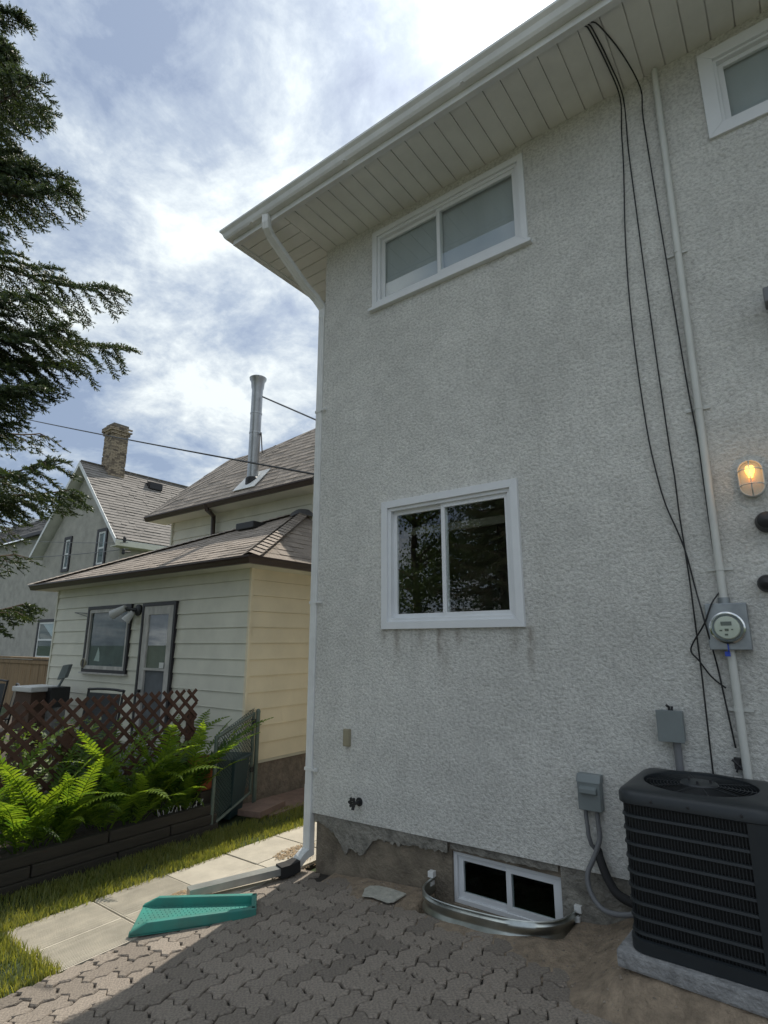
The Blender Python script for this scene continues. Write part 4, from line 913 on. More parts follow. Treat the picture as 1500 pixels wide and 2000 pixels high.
# shingle courses laid on a convex roof face
def shingles(poly, name, mt, par, exp=.14, tab=.30, lift=.009):
    P = [Vector(p) for p in poly]; o = P[0]; u = (P[1]-P[0]).normalized(); nn = (P[1]-P[0]).cross(P[-1]-P[0]).normalized()
    if nn.z < 0: nn = -nn
    v = nn.cross(u)
    if v.z < 0: v = -v
    Q = [((p-o).dot(u), (p-o).dot(v)) for p in P]; vmax = max(q[1] for q in Q)
    def span(t):
        xs_ = []
        for (a, c) in zip(Q, Q[1:]+Q[:1]):
            if (a[1]-t)*(c[1]-t) <= 0 and abs(a[1]-c[1]) > 1e-9: s_ = (t-a[1])/(c[1]-a[1]); xs_.append(a[0]+(c[0]-a[0])*s_)
        return (min(xs_), max(xs_)) if len(xs_) > 1 else None
    b = MB(); t = 0.0
    b.add([p - nn*.004 for p in P], [tuple(range(len(P)))])
    while t < vmax-.02:
        a0, a1 = span(t+.001), span(min(t+exp, vmax-.001))
        if a0 and a1:
            x = a0[0]-R.uniform(0, tab)
            while x < a0[1]:
                w = tab*R.uniform(.45, 1.1); x0, x1 = max(x, min(a0[0], a1[0])), min(x+w-.004, max(a0[1], a1[1]))
                l0, r0, l1, r1 = max(x0, a0[0]), min(x1, a0[1]), max(x0, a1[0]), min(x1, a1[1])
                if r0 > l0+.005:
                    if r1 <= l1: l1 = r1 = (min(max((l0+r0)/2, a1[0]), a1[1]))
                    h = lift*R.choice((.7, .8, 1.0, 1.35))
                    pts = [o+u*l0+v*(t-.012)+nn*h, o+u*r0+v*(t-.012)+nn*h, o+u*r1+v*(t+exp)+nn*.002, o+u*l1+v*(t+exp)+nn*.002, o+u*l0+v*(t-.012), o+u*r0+v*(t-.012)]
                    b.add(pts, [(0, 1, 2, 3), (4, 5, 1, 0)])
                x += w
        t += exp
    ob = b.build(name, mt, par); ob['kind'] = 'stuff'; return ob
RZ = EZ+.085
PK = tuple(PY(592, 1001, 2.8))
FL, FR, FB = (EX0, EY0-.02, RZ), (EX1+.02, EY0-.02, RZ), (EX1+.02, 8, RZ)
PK2 = (PK[0]+.1, 8, PK[2])
nroof = MB(); nroof.add([(EX0+.05, EY0+.05, RZ-.02), (EX1-.05, EY0+.05, RZ-.02), (EX1-.05, 8, RZ-.02), (EX0+.05, 2.9, RZ-.02), (PK[0], PK[1], PK[2]-.03)], [(0, 1, 4), (1, 2, 4), (0, 4, 3)]); lowroof = S(nroof, 'roof', M['shingle'])
shingles([FL, FR, PK], 'shingles', M['shingle'], lowroof); shingles([FR, FB, PK2, PK], 'shingles', M['shingle'], lowroof)
b = MB()                                      # hip caps
for (A0, A1) in ((FR, PK), (FL, PK)):
    A0, A1 = Vector(A0), Vector(A1); L_ = (A1-A0).length; k = int(L_/.14); d = (A1-A0)/L_; sd = d.cross(Vector((0, 0, 1))).normalized(); up = sd.cross(d)
    for i in range(k):
        p = A0+d*(i*.14); q = p+d*.20
        b.add([p+sd*.13-up*.035+up*.03, p+up*.045, p-sd*.13-up*.035+up*.03, q+sd*.13-up*.045+up*.02, q+up*.025, q-sd*.13-up*.045+up*.02], [(0, 1, 4, 3), (1, 2, 5, 4)])
b.build('hip_caps', M['shingle'], lowroof)['kind'] = 'stuff'
b = MB(); b.lathe([(.24, -.10), (.20, -.02), (.12, .035), (0, .05)], 'Z', 12, PK); b.build('peak_cap', M['shingle3'], lowroof, True)
vp = PY(505, 1030, 2.35); b = MB(); b.box((vp[0]-.30, 2.10, vp[2]-.06), (vp[0]+.16, 2.45, vp[2]+.06)); b.build('roof_vent', M['iron'], lowroof, bevel=.015)
# upper roof
UZ = 4.43; uy = 2.42
b = MB(); b.box((-7.35, uy+.02, UZ-.012), (-2.5, 2.85, UZ)); S(b, 'soffit', M['siding'])
trough([(-7.38, uy+.02), (-2.45, uy+.02)], [(0, -1), (0, -1)], UZ-.01)
E0 = np.array([-7.42, uy-.06, UZ+.085])
def solve_hip(px, py, e, dx, dy):              # where the sight line meets the hip line e + d*(dx,dy,*)
    best = None
    for k in range(1, 400):
        d = k*.02; Y = e[1]+dy*d; p = PY(px, py, Y)
        err = abs(p[0]-(e[0]+dx*d))
        if best is None or err < best[0]: best = (err, p)
    return best[1]
H1 = solve_hip(446, 899, E0, 1, 1); H2 = PY(513, 881, H1[1]); H2[2] = H1[2]
sl = (H1[2]-E0[2])/(H1[1]-E0[1])
def onplane(px, py):                            # point of the front roof plane seen at px,py
    d = ray(px, py); n_ = np.array([0, -sl, 1.0]); t = ((E0-CAM)@n_)/(d@n_); return CAM+d*t
H2 = onplane(513, 881); H3 = onplane(640, 826); H1 = onplane(446, 899)
ER = np.array([-2.42, E0[1], E0[2]]); HR = np.array([max(-2.42, H3[0]+.05), H3[1], H3[2]])
b = MB(); b.add([q-np.array([0, 0, .03]) for q in (E0, ER, HR, H3, H2, H1)], [(0, 1, 2, 3, 4, 5)]); upr = S(b, 'roof', M['shingle'])
def tri_back(a, c, dz=0): return 0
b = MB(); bk = [np.array([q[0]+.6, q[1]+3.0, 4.6]) for q in (E0, H1, H2, H3, HR)]
lst = [E0, H1, H2, H3, HR]
for i in range(4): b.quad(lst[i]-np.array([0, 0, .02]), lst[i+1]-np.array([0, 0, .02]), bk[i+1], bk[i])
b.build('roof_back', M['shingle'], upr)
shingles([tuple(E0), tuple(ER), tuple(HR), tuple(H3)], 'shingles', M['shingle'], upr); 
shingles([tuple(E0), tuple(H3), tuple(H2), tuple(H1)], 'shingles', M['shingle'], upr)
# brown downpipe of the upper trough
b = MB(); q = [PY(402, 985, 2.38), PY(404, 995, 2.40), PY(417, 1008, 2.74), PY(415, 1060, 2.74)]; b.tube([tuple(a) for a in q], .045, 8); S(b, 'downpipe', M['trim_brown'], smooth=True)
# stainless flue
fb_ = onplane(493, 940); ft = PY(510, 737, fb_[1])
fl = empty('flue_pipe', tuple(fb_)); tag(fl, 'tall stainless flue pipe with flared top rising from the shingle roof', 'chimney pipe')
hh = ft[2]-fb_[2]; b = MB(); b.lathe([(.105, -.15), (.105, hh-.25), (.12, hh-.20), (.13, hh-.08), (.16, hh-.03), (.165, hh), (.15, hh), (.11, hh-.1)], 'Z', 20, tuple(fb_)); b.build('pipe', M['stovepipe'], fl, True)
b = MB(); b.lathe([(.13, -.15), (.13, .05), (.112, .07)], 'Z', 20, tuple(fb_)); b.build('storm_collar', M['iron'], fl, True)
b = MB(); t_ = Vector((0, 1, sl)).normalized(); n_ = Vector((0, -sl, 1)).normalized(); c = Vector(fb_)+n_*.02
b.slab([c+Vector((-.3, 0, 0))-t_*.28, c+Vector((.3, 0, 0))-t_*.28, c+Vector((.3, 0, 0))+t_*.28, c+Vector((-.3, 0, 0))+t_*.28], n_*.015); b.build('flashing', M['metalwhite'], fl)
for zz_ in (hh-.75, hh*.45):
    b = MB(); b.lathe([(.105, 0), (.112, .0), (.112, .03), (.105, .03)], 'Z', 20, (fb_[0], fb_[1], fb_[2]+zz_)); b.build('band', M['stovepipe'], fl, True)
b = MB(); q = PY(513, 775, fb_[1]); b.tube([tuple(q), tuple(PY(640, 830, fb_[1]+.3))], .016, 6); b.build('brace', M['greyplastic'], fl)
b = MB(); b.tube([tuple(PY(510, 845, fb_[1])), tuple(onplane(512, 884))], .012, 6); b.build('brace', M['greyplastic'], fl)
# window of the back porch
def nwindow():
    x0, x1, z0, z1 = NWIN; w = MB(); frame4(w, x0-.05, x1+.05, z0-.05, z1+.05, .055, NY-.035, NY+.02); wo = w.build('window', M['darkpaint'], nh)
    w = MB(); frame4(w, x0, x1, z0, z1, .06, NY-.025, NY+.03); w.build('frame', M['paint'], wo)
    w = MB(); w.box((x0-.08, NY-.06, z0-.07), (x1+.08, NY+.0, z0-.045)); w.build('sill', M['paint'], wo)
    w = MB(); w.box((x0+.05, NY+.012, z0+.05), (x1-.05, NY+.018, z1-.05)); w.build('pane', M['netting'], wo)
    w = MB(); w.box((x0+.05, NY+.002, z0+.05), (x1-.05, NY+.006, z1-.05)); w.build('pane', M['glass2'], wo)
    w = MB(); cx, cz = x0+.36, z0+.26; w.slab([(cx-.10, NY+.008, cz-.12), (cx+.08, NY+.008, cz-.13), (cx+.06, NY+.008, cz+.01), (cx+.01, NY+.008, cz+.10), (cx-.04, NY+.008, cz-.02)], (0, .003, 0)); w.build('paper_scrap', M['whitepl'], wo)
nwindow()
def ndoor():
    x0, x1, z0, z1 = NDOOR; w = MB()
    for (a, c, e_, f_) in ((x0-.05, x0, z0, z1+.05), (x1, x1+.05, z0, z1+.05), (x0, x1, z1, z1+.05)): w.box((a, NY-.04, e_), (c, NY+.02, f_))
    d = w.build('door', M['darkpaint'], nh)
    w = MB(); frame4(w, x0, x1, z0, z1, .13, NY-.03, NY+.01); w.box((x0+.13, NY-.028, 1.50), (x1-.13, NY+.008, 1.535)); w.box((x0+.13, NY-.028, z0+.13), (x1-.13, NY+.008, .62)); w.build('storm_door', M['paint'], d, bevel=.003)
    w = MB(); w.box((x0+.125, NY-.012, 1.53), (x1-.125, NY-.008, z1-.125)); w.build('pane', M['glass'], d)
    w = MB(); w.box((x0+.125, NY+.004, .6), (x1-.125, NY+.009, z1-.125)); w.build('panel', M['netting'], d)
    w = MB(); w.box((x1-.26, NY-.034, 1.54), (x1-.15, NY-.0285, 1.62)); w.build('sticker', M['whitepl'], d)
    w = MB(); w.box((x0+.02, NY-.07, 1.18), (x0+.10, NY-.03, 1.22)); w.build('handle', M['iron'], d)
    w = MB(); w.box((x0-.2, NY-.5, -.05), (x1+.2, NY-.0, .40)); w.build('doorstep', M['padc'], d)
ndoor()
# twin floodlight
c = PY(262, 1192, NY-.03); fl2 = empty('twin_floodlight', (c[0], NY, c[2])); tag(fl2, 'twin-headed floodlight between the porch window and the white storm door', 'floodlight')
b = MB(); b.lathe([(.09, 0), (.09, .03), (.05, .05), (0, .05)], 'Y', 16, (c[0]+.10, NY, c[2])); b.tube([(c[0]+.1, NY-.04, c[2]), (c[0]-.12, NY-.12, c[2]+.02)], .028, 8); b.build('mount', M['iron'], fl2, True)
b = MB(); b.tube([(c[0]-.10, NY-.12, c[2]+.04), (c[0]-.30, NY-.22, c[2]-.07)], [.05, .075], 12); b.build('lamp_head', M['metalwhite'], fl2, True)
b = MB(); b.tube([(c[0]+.06, NY-.08, c[2]-.03), (c[0]+.0, NY-.16, c[2]-.17)], [.04, .07], 12); b.build('lamp_head', M['metalwhite'], fl2, True)
# small round thermometer by the window
c = PY(162, 1295, NY-.03); b = MB(); b.lathe([(.085, 0), (.085, .02), (.07, .03), (.065, .02), (0, .02)], 'Y', 20, (c[0], NY-.01, c[2])); tag(b.build('thermometer', M['tan'], None, True), 'small round tan dial beside the porch window corner', 'thermometer')
# bracket arm left of window
b = MB(); q0 = PY(170, 1198, NY-.02); b.tube([tuple(q0), tuple(q0+np.array([-.33, -.05, .02]))], .008, 6); b.tube([tuple(q0+np.array([0, 0, -.05])), tuple(q0+np.array([-.33, -.05, .02]))], .006, 6); tag(b.build('wall_bracket', M['greyplastic']), 'thin wire bracket sticking out beside the top of the porch window', 'bracket')

# ------------------------------------------------------------------ grey gable house beyond
GY = 8.0
gh = empty('gable_house', (-22, 12, 0)); tag(gh, 'grey stucco gabled house with brick chimney beyond the siding house', 'house')
gp = PY(175, 908, GY); gxm = gp[0]; gz1 = gp[2]; gre = PY(245, 1052, GY); gle = PY(75, 1095, GY)
hw = (gre[0]-gle[0])/2*1.0; gxm = gp[0]; zeR = gre[2]; 
slg = (gz1-zeR)/(gre[0]-gxm)
WX0, WX1 = gxm-(gre[0]-gxm)+.35, gre[0]-.35
zw = gz1-slg*(WX1-gxm)-.35
b = MB(); L_ = 12.0
b.slab([(WX0, GY, -.05), (WX1, GY, -.05), (WX1, GY, zw), (gxm, GY, gz1-.35), (WX0, GY, zw)], (0, L_, 0)); b.build('wall', M['gstucco'], gh)
o_ = .45
def gface(sgn):
    xe = gxm+sgn*(gre[0]-gxm+.1); ze = gz1-slg*(abs(xe-gxm))
    A0 = (xe, GY-o_, ze); A1 = (xe, GY+L_, ze); B1 = (gxm, GY+L_, gz1); B0 = (gxm, GY-o_, gz1)
    b = MB(); nv = Vector((-sgn*slg, 0, -1)).normalized()*0; b.slab([A0, A1, B1, B0], (0, 0, -.10)); rf = b.build('roof', M['soffit'], gh)
    up = .03
    shingles([(A0[0], A0[1], A0[2]+up), (A1[0], A1[1], A1[2]+up), (B1[0], B1[1], B1[2]+up), (B0[0], B0[1], B0[2]+up)], 'shingles', M['shingle2'], rf, .22, .5, .03)
    b = MB(); b.slab([(xe, GY-o_-.03, ze-.16), (gxm, GY-o_-.03, gz1-.16), (gxm, GY-o_-.03, gz1+.06), (xe, GY-o_-.03, ze+.06)], (0, .028, 0)); b.build('barge_board', M['metalwhite'], rf)
    if sgn > 0:
        b = MB(); b.box((xe-.02, GY-o_, ze-.24), (xe+.03, GY+L_, ze-.02)); b.box((xe-.5, GY-o_+.05, ze-.25), (xe-.02, GY+L_, ze-.22)); b.build('eave_board', M['siding'], rf)
    return rf
rfR = gface(1); rfL = gface(-1)
vp = PY(300, 943, GY+6); 
yv = min((abs(proj((gxm+.5, GY+k*.1, gz1-.2))[0]-300), GY+k*.1) for k in range(110))[1]; b = MB(); xv = gxm+.55; zv = gz1-slg*.55; b.box((xv-.3, yv-.35, zv-.15), (xv+.3, yv+.35, zv+.22)); b.build('roof_vent', M['iron'], rfR, bevel=.03)
# chimney of individual brick courses
ch = MB(); ccx, ccy = gxm+.05, GY+1.1; cz0 = gz1-.6; cw = .40; H_c = 2.95
top_px = PY(221, 835, ccy); H_c = top_px[2]-cz0
ncs = int(H_c/.078)
corem = MB(); corem.box((ccx-cw+.02, ccy-.38, cz0), (ccx+cw-.02, ccy+.38, cz0+H_c-.05)); chim = corem.build('chimney', mat('chimney_mortar', (0.20, 0.18, 0.15), .95, .4, 8), rfR)
for c_ in range(ncs):
    z = cz0+c_*.078; fr = c_/ncs; e_ = .0 if fr < .80 else (.06 if fr < .84 else (.12 if fr < .93 else (.02 if fr < .965 else -.18)))
    for (ax, lo_, hi_, fix) in (('x', ccx-cw-e_, ccx+cw+e_, ccy-.40-e_), ('y', ccy-.40-e_, ccy+.40+e_, ccx+cw+e_)):
        t = lo_-(.12 if c_ % 2 else 0)
        while t < hi_:
            a, c2 = max(t, lo_), min(t+.225, hi_)
            if c2-a > .03 and R.random() > (.04 if fr < .9 else .15):
                jj = R.uniform(-.012, .012)
                if ax == 'x': ch.box((a, fix+jj, z), (c2, fix+.10, z+.066))
                else: ch.box((fix-.10, a, z), (fix+jj, c2, z+.066))
            t += .24
o = ch.build('bricks', M['brick'], rfR); o['kind'] = 'stuff'
def gwin(px0, py0, px1, py1, curtain=False, Y=GY):
    a, c = PY(px0, py0, Y), PY(px1, py1, Y); x0, x1 = min(a[0], c[0]), max(a[0], c[0]); z0, z1 = min(a[2], c[2]), max(a[2], c[2])
    w = MB(); frame4(w, x0, x1, z0, z1, .13, Y-.06, Y+.02); wo = w.build('window', M['darkpaint'], gh)
    w = MB(); k = frame4(w, x0+.13, x1-.13, z0+.13, z1-.13, .09, Y-.03, Y+.03); w.box((k[0], Y-.028, (z0+z1)/2-.04), (k[1], Y+.028, (z0+z1)/2+.04)); w.build('frame', M['metalwhite'], wo)
    w = MB(); w.box((k[0]-.01, Y-.012, k[2]-.01), (k[1]+.01, Y-.008, k[3]+.01)); w.build('pane', M['glass2'], wo)
    w = MB(); w.box((k[0]-.01, Y-.004, k[2]-.01), (k[1]+.01, Y-.001, k[3]+.01)); w.build('backing', M['room'], wo)
    if curtain:
        w = MB(); w.slab([(k[0]+.3, Y-.007, k[3]), (k[1], Y-.007, k[3]), (k[1], Y-.007, (z0+z1)/2), (k[1]-.15, Y-.007, (z0+z1)/2)], (0, .002, 0)); w.build('curtain', M['curtain'], wo)
    return wo
gwin(120, 1118, 143, 1047); gwin(184, 1110, 213, 1030, True); gwin(66, 1290, 118, 1208, True)
# white band where the lower wall meets the porch roof, gutter line
b = MB(); q0, q1 = PY(-80, 1163, GY-.1), PY(118, 1163, GY-.1); b.box((WX0-.1, GY-.12, q0[2]-.06), (q1[0], GY+.0, q0[2]+.06)); b.build('belt_board', M['metalwhite'], gh)
# service bracket on the gable corner
c = PY(249, 1066, GY-.1); b = MB()
for dz in (-.25, .25): b.lathe([(.05, -.12), (.07, -.06), (.05, 0), (.07, .06), (.04, .12)], 'Z', 10, (c[0], GY-.25, c[2]+dz)); b.tube([(c[0], GY-.25, c[2]+dz), (c[0], GY+.05, c[2]+dz)], .03, 6)
b.build('insulators', M['iron'], gh, True)

# dark-roofed house at far left
dh = empty('dark_roofed_house', (-38, 12, 0)); tag(dh, 'dark grey shingled house roof showing behind the spruce', 'house')
DY = 11.0; d0, d1 = PY(-120, 1090, DY), PY(150, 1090, DY); r0 = PY(-120, 968, DY+5); r1 = PY(116, 1003, DY+5); zr = r1[2]
b = MB(); b.box((d0[0], DY+.4, -.05), (d1[0], DY+9, d0[2]-.1)); b.build('wall', M['gstucco'], dh)
b = MB(); b.slab([(d0[0], DY, d0[2]), (d1[0], DY, d0[2]), (d1[0], DY+5, zr), (d0[0], DY+5, zr)], (0, 0, -.12)); b.slab([(d0[0], DY+10, d0[2]), (d1[0], DY+10, d0[2]), (d1[0], DY+5, zr-.001), (d0[0], DY+5, zr-.001)], (0, 0, -.12)); rf = b.build('roof', M['shingle3'], dh)
shingles([(d0[0], DY, d0[2]+.02), (d1[0], DY, d0[2]+.02), (d1[0], DY+5, zr+.02), (d0[0], DY+5, zr+.02)], 'shingles', M['shingle3'], rf, .3, .7, .03)
b = MB(); zc_ = d0[2]+(zr-d0[2])*.84; c = PY(68, 1000, DY+4.2); b.box((c[0]-.35, DY+3.9, zc_-.15), (c[0]+.35, DY+4.5, zc_+.32)); b.build('roof_vent', M['metalwhite'], rf, bevel=.04)
b = MB(); b.box((d0[0], DY-.08, d0[2]-.2), (d1[0], DY, d0[2]+.0)); b.build('eavestrough', M['darkpaint'], dh)

# ------------------------------------------------------------------ yard next door
# cedar fence
fY = 4.0; f0, f1 = PY(-60, 1283, fY), PY(112, 1283, fY); ftop = PY(50, 1283, fY)[2]
fe = empty('cedar_fence', (f0[0], fY, 0)); tag(fe, 'tall brown cedar board fence behind the porch', 'fence')
x = f0[0]
while x < f1[0]:
    b = MB(); b.box((x, fY+R.uniform(0, .012), -.05), (x+.138, fY+.03, ftop-.08)); b.build('board', M['fence'], fe); x += .145
b = MB(); b.box((f0[0], fY-.06, ftop-.06), (f1[0], fY+.09, ftop)); b.build('cap_rail', M['fence'], fe)
b = MB(); b.box((f0[0], fY-.03, ftop-.20), (f1[0], fY-.001, ftop-.10)); b.build('rail', M['fence'], fe)
# lattice of diagonal slats along the fern bed
LX = -2.0; ly0, ly1, lz0, lz1 = -2.75, .17, .42, 1.385
la = empty('lattice_fence', (LX, -1.3, .3)); tag(la, 'brown diagonal lattice fence behind the ferns', 'lattice')
pit = .152; wS = .036
def slat(sgn, c):                              # line y*sgn... : z - lz0 = sgn*(y - c)
    pts = []
    ya, yb = (c, c+(lz1-lz0)) if sgn > 0 else (c-(lz1-lz0), c)
    a, bb = max(ya, ly0), min(yb, ly1)
    if bb-a < .05: return
    za, zb = (lz0+(a-c), lz0+(bb-c)) if sgn > 0 else (lz0-(a-c), lz0-(bb-c))
    d = Vector((0, bb-a, zb-za)).normalized(); n_ = Vector((0, -d.z, d.y))*wS*.5; xo = -.0 if sgn > 0 else .0095
    p, q = Vector((LX+xo, a, za)), Vector((LX+xo, bb, zb)); b = MB(); b.slab([p-n_, q-n_, q+n_, p+n_], (.009, 0, 0)); b.build('slat', M['lattice'], la)
c = ly0-1.1
while c < ly1+1.1: slat(1, c); c += pit
c = ly0-.05
while c < ly1+1.2: slat(-1, c); c += pit
for y in (-2.6, -1.2, .12):
    b = MB(); b.box((LX-.045, y-.04, -.05), (LX-.002, y+.04, 1.15)); b.build('post', M['lattice'], la)
# landscape timbers round the raised bed
te = empty('timber_edging', (-1.55, -1.2, 0)); tag(te, 'dark weathered landscape timbers stacked along the fern bed', 'timber edging')
for k in range(3):
    y = -3.4-(.5 if k == 1 else 0)
    while y < .10:
        y1 = min(y+1.22+R.uniform(-.1, .1), .22-.02*k); 
        if y1-y > .15:
            b = MB(); b.box((-1.655+.010*k*R.uniform(.5, 1.2), y+.006, .095*k-.02), (-1.535-.012*k+R.uniform(-.004, .006), y1-.006, .095*(k+1)-.024)); b.build('timber', M['timber'], te, bevel=.012)
        y = y1
b = MB(); b.box((-2.3, -3.4, -.05), (-1.66, .2, .235)); tag(b.build('bed_soil', M['dirt']), kind='structure')
b = MB(); b.box((-14, -2.6, -.1), (-2.3, 3.9, -.03)); tag(b.build('neighbour_yard', M['dirt']), kind='structure')

# ferns
def frond_mesh(L_, arch, wid, seed, name):
    r_ = random.Random(seed); V, Fq = [], []; n = 30
    def pos(t):
        a = math.radians(86)-arch*t*t; 
        return None
    pts = []; x = z = 0.0; ang = math.radians(84)
    for i in range(n+1):
        pts.append(Vector((x, 0, z))); t = i/n; ang = math.radians(84)-arch*(t**1.7); x += math.cos(ang)*L_/n; z += math.sin(ang)*L_/n
    b = MB(); b.tube([p for p in pts], [.0055*(1-.8*i/n) for i in range(n+1)], 4)
    for i in range(4, n+1):
        t = i/n; w = wid*math.sin(math.pi*min(1, (t*.93+.05))**.75)**.8 * (1 if t < .95 else .6)
        d = (pts[min(i+1, n)]-pts[i-1]).normalized(); up = Vector((-d.z, 0, d.x))
        for sg in (-1, 1):
            sd = Vector((0, sg, 0)); dirv = (sd*.90+d*.42+up*r_.uniform(-.10, .22)).normalized(); ww = w*r_.uniform(.88, 1.1); bw = L_/n*.44
            p0 = pts[i]; p1 = p0+dirv*ww*.5+up*.012; p2 = p0+dirv*ww+d*ww*.12-Vector((0, 0, ww*.16))
            # toothed pinna: three tapering steps
            prof = [(0, .8), (.18, 1.0), (.19, .72), (.40, .95), (.41, .66), (.62, .78), (.63, .5), (.82, .5), (.83, .3), (1, .04)]
            vs_ = []
            for s_, hwid in prof:
                c = (p0*(1-s_)**2+p1*2*s_*(1-s_)+p2*s_*s_); vs_ += [c-d*bw*hwid, c+d*bw*hwid]
            b.add(vs_, [(2*k, 2*k+2, 2*k+3, 2*k+1) for k in range(len(prof)-1)])
    me = bpy.data.meshes.new(name); me.from_pydata(b.v, [], b.f); me.materials.append(M['fern']); return me
FM = [frond_mesh(L_, a, w, i, 'frond') for i, (L_, a, w) in enumerate(((1.0, .9, .13), (1.12, 1.15, .14), (.95, 1.5, .125), (1.05, .6, .13), (.8, 1.9, .115)))]
def fern(x, y, z, sc_, n, lab, lean=0):
    e = empty('fern', (x, y, z), True); tag(e, lab, 'fern', 'ferns in the raised bed')
    for k in range(n):
        a = 2*math.pi*k/n+R.uniform(-.35, .35); o = link('frond', R.choice(FM), e, (0.03*math.cos(a), .03*math.sin(a), -.02))
        o.rotation_euler = (R.uniform(-.25, .25), R.uniform(.05, .62), a); s_ = sc_*R.choice((.6, .8, .92, 1.02, 1.12, 1.2)); o.scale = (s_*R.uniform(.9, 1.1), s_*R.uniform(.75, 1.1), s_)
ferns = [(-1.70, -1.95, .23, .95, 9, 0), (-1.74, -1.45, .23, .9, 9, 2), (-1.66, -.72, .22, .85, 8, 1), (-1.72, -1.62, .23, 1.0, 9, 0), (-1.78, -1.25, .23, .98, 9, 2), (-1.70, -.92, .23, .9, 9, 1), (-1.85, -.62, .23, 1.08, 9, 2), (-1.72, -.35, .23, 1.0, 9, 2), (-1.80, -.05, .23, 1.05, 9, 3),
         (-1.72, -2.05, .23, .85, 8, 4), (-1.88, -1.85, .23, .8, 8, 2), (-1.68, -.62, .22, .7, 7, 4), (-1.68, -.12, .22, .65, 7, 4), (-1.69, -1.3, .22, .6, 7, 4), (-1.9, -.95, .23, .95, 8, 2), (-1.95, .12, .23, .95, 7, 3), (-1.9, -.3, .23, 1.0, 8, 2)]
flab = ['tall fern clump at the sunny far end of the timbers, away from the gate', 'fern clump second from the far end, tucked behind the tall sunny one', 'fern clump mid-bed whose fronds arch out over the timbers',
  'big bright fern clump leaning out beside the far end of the bed', 'fern clump against the lattice in the far half of the bed', 'fern clump at the timbers halfway along the bed', 'broad fern clump against the lattice, middle of the bed', 'upright fern clump just behind the white wire border', 'fern clump next to the terracotta pot', 'low fern clump at the very end of the timbers, outermost in the bed',
  'small fern clump pressed to the lattice behind the outermost one', 'low drooping fern at the timber edge, just before the white wire border', 'small drooping fern within the white wire border', 'small drooping fern at the timber edge below the bright clump', 'fern clump against the lattice between the broad one and the halfway one', 'fern clump behind the terracotta pot at the lattice end', 'fern clump against the lattice nearest the pot']
for f_, l_ in zip(ferns, flab): fern(f_[0], f_[1], f_[2], f_[3], f_[4], l_)
# leafy bushes lit behind the lattice
def bush(cx, cy, z0, rx, ry, h, n_, lab, ls=.05):
    e = empty('shrub', (cx, cy, z0), True); tag(e, lab, 'shrub', 'leafy plants behind the lattice')
    V, Fq = [], []
    for i in range(n_):
        a = R.uniform(0, 6.283); q = math.sqrt(R.random()); hz_ = R.random(); rr_ = (1-.55*hz_**2)
        p = Vector((rx*q*math.cos(a)*rr_, ry*q*math.sin(a)*rr_, h*(.15+.85*hz_))); d = Vector((R.gauss(0, 1), R.gauss(0, 1), R.uniform(-.2, .9))).normalized(); s_ = Vector((-d.y, d.x, R.uniform(-.3, .3))).normalized(); l = ls*R.uniform(.6, 1.3)
        o = len(V); V += [p, p+d*l*.5+s_*l*.34, p+d*l-Vector((0, 0, l*.15)), p+d*l*.5-s_*l*.34]; Fq.append((o, o+1, o+2, o+3))
    raw('foliage', V, Fq, M['leaf'], e)
    b = MB()
    for k in range(6):
        a = k*1.05; b.tube([(0, 0, 0), (rx*.4*math.cos(a), ry*.4*math.sin(a), h*.5), (rx*.6*math.cos(a), ry*.6*math.sin(a), h*.8)], [.012, .008, .004], 5)
    b.build('stems', M['twig'], e, loc=(0, 0, 0))
bush(-2.6, -1.35, -.03, .4, .45, 1.12, 900, 'bright leafy plant behind the middle of the lattice'); bush(-3.0, -.65, -.03, .45, .4, 1.1, 900, 'leafy plant between the lattice and the dark patio chair')
bush(-2.7, -2.15, -.03, .35, .45, 1.5, 1100, 'tall leafy shrub rising over the far end of the lattice', .06)
bush(-2.5, -.15, -.03, .3, .35, .95, 600, 'small leafy plant behind the lattice end near the gate')
# chain-link gate standing open
ga, gb_ = Vector((-1.56, .27, .06)), Vector((-2.02, .98, .10))
ga = Vector((-1.56, .14, .03)); gb_ = Vector((-2.0, 1.02, .12)); Hg = .92
gate = empty('chain_link_gate', tuple(ga)); tag(gate, 'green chain-link gate standing open beside the fern bed', 'gate')
d = (gb_-ga); 
b = MB(); b.tube([ga+Vector((0, 0, -.03)), ga+Vector((0, 0, Hg-.02))], .020, 10); b.tube([gb_, gb_+Vector((0, 0, Hg+.02))], .020, 10); b.tube([ga+Vector((0, 0, Hg-.04)), gb_+Vector((0, 0, Hg))], .018, 10); b.tube([ga+Vector((0, 0, .02)), gb_+Vector((0, 0, .02))], .018, 10); b.build('frame', M['post'], gate, True)
b = MB(); Lg = d.length; du = d.normalized(); s_ = .052; k = 0
def gp_(u, v): return ga+du*u*1.0+Vector((0, 0, .03+v))+Vector((0, 0, (d.z)*u/Lg-0))
u = -Hg
while u < Lg:
    for sg in (1, -1):
        a, bb = (u, u+Hg-.05) if sg > 0 else (u+Hg-.05, u); 
        va, vb_ = 0.0, Hg-.05
        u0, u1 = a, bb; t0, t1 = 0.0, 1.0
        for lim, less in ((0, True), (Lg, False)):
            pass
        lo_, hi_ = 0.0, 1.0
        if u1 != u0:
            ta, tb = (0-u0)/(u1-u0), (Lg-u0)/(u1-u0); lo_, hi_ = max(0, min(ta, tb)), min(1, max(ta, tb))
        if hi_-lo_ > .03: b.tube([gp_(u0+(u1-u0)*lo_, va+(vb_-va)*lo_), gp_(u0+(u1-u0)*hi_, va+(vb_-va)*hi_)], .0042, 4, cap=False)
    u += s_
b.build('wire_mesh', M['wire'], gate)['kind'] = 'stuff'
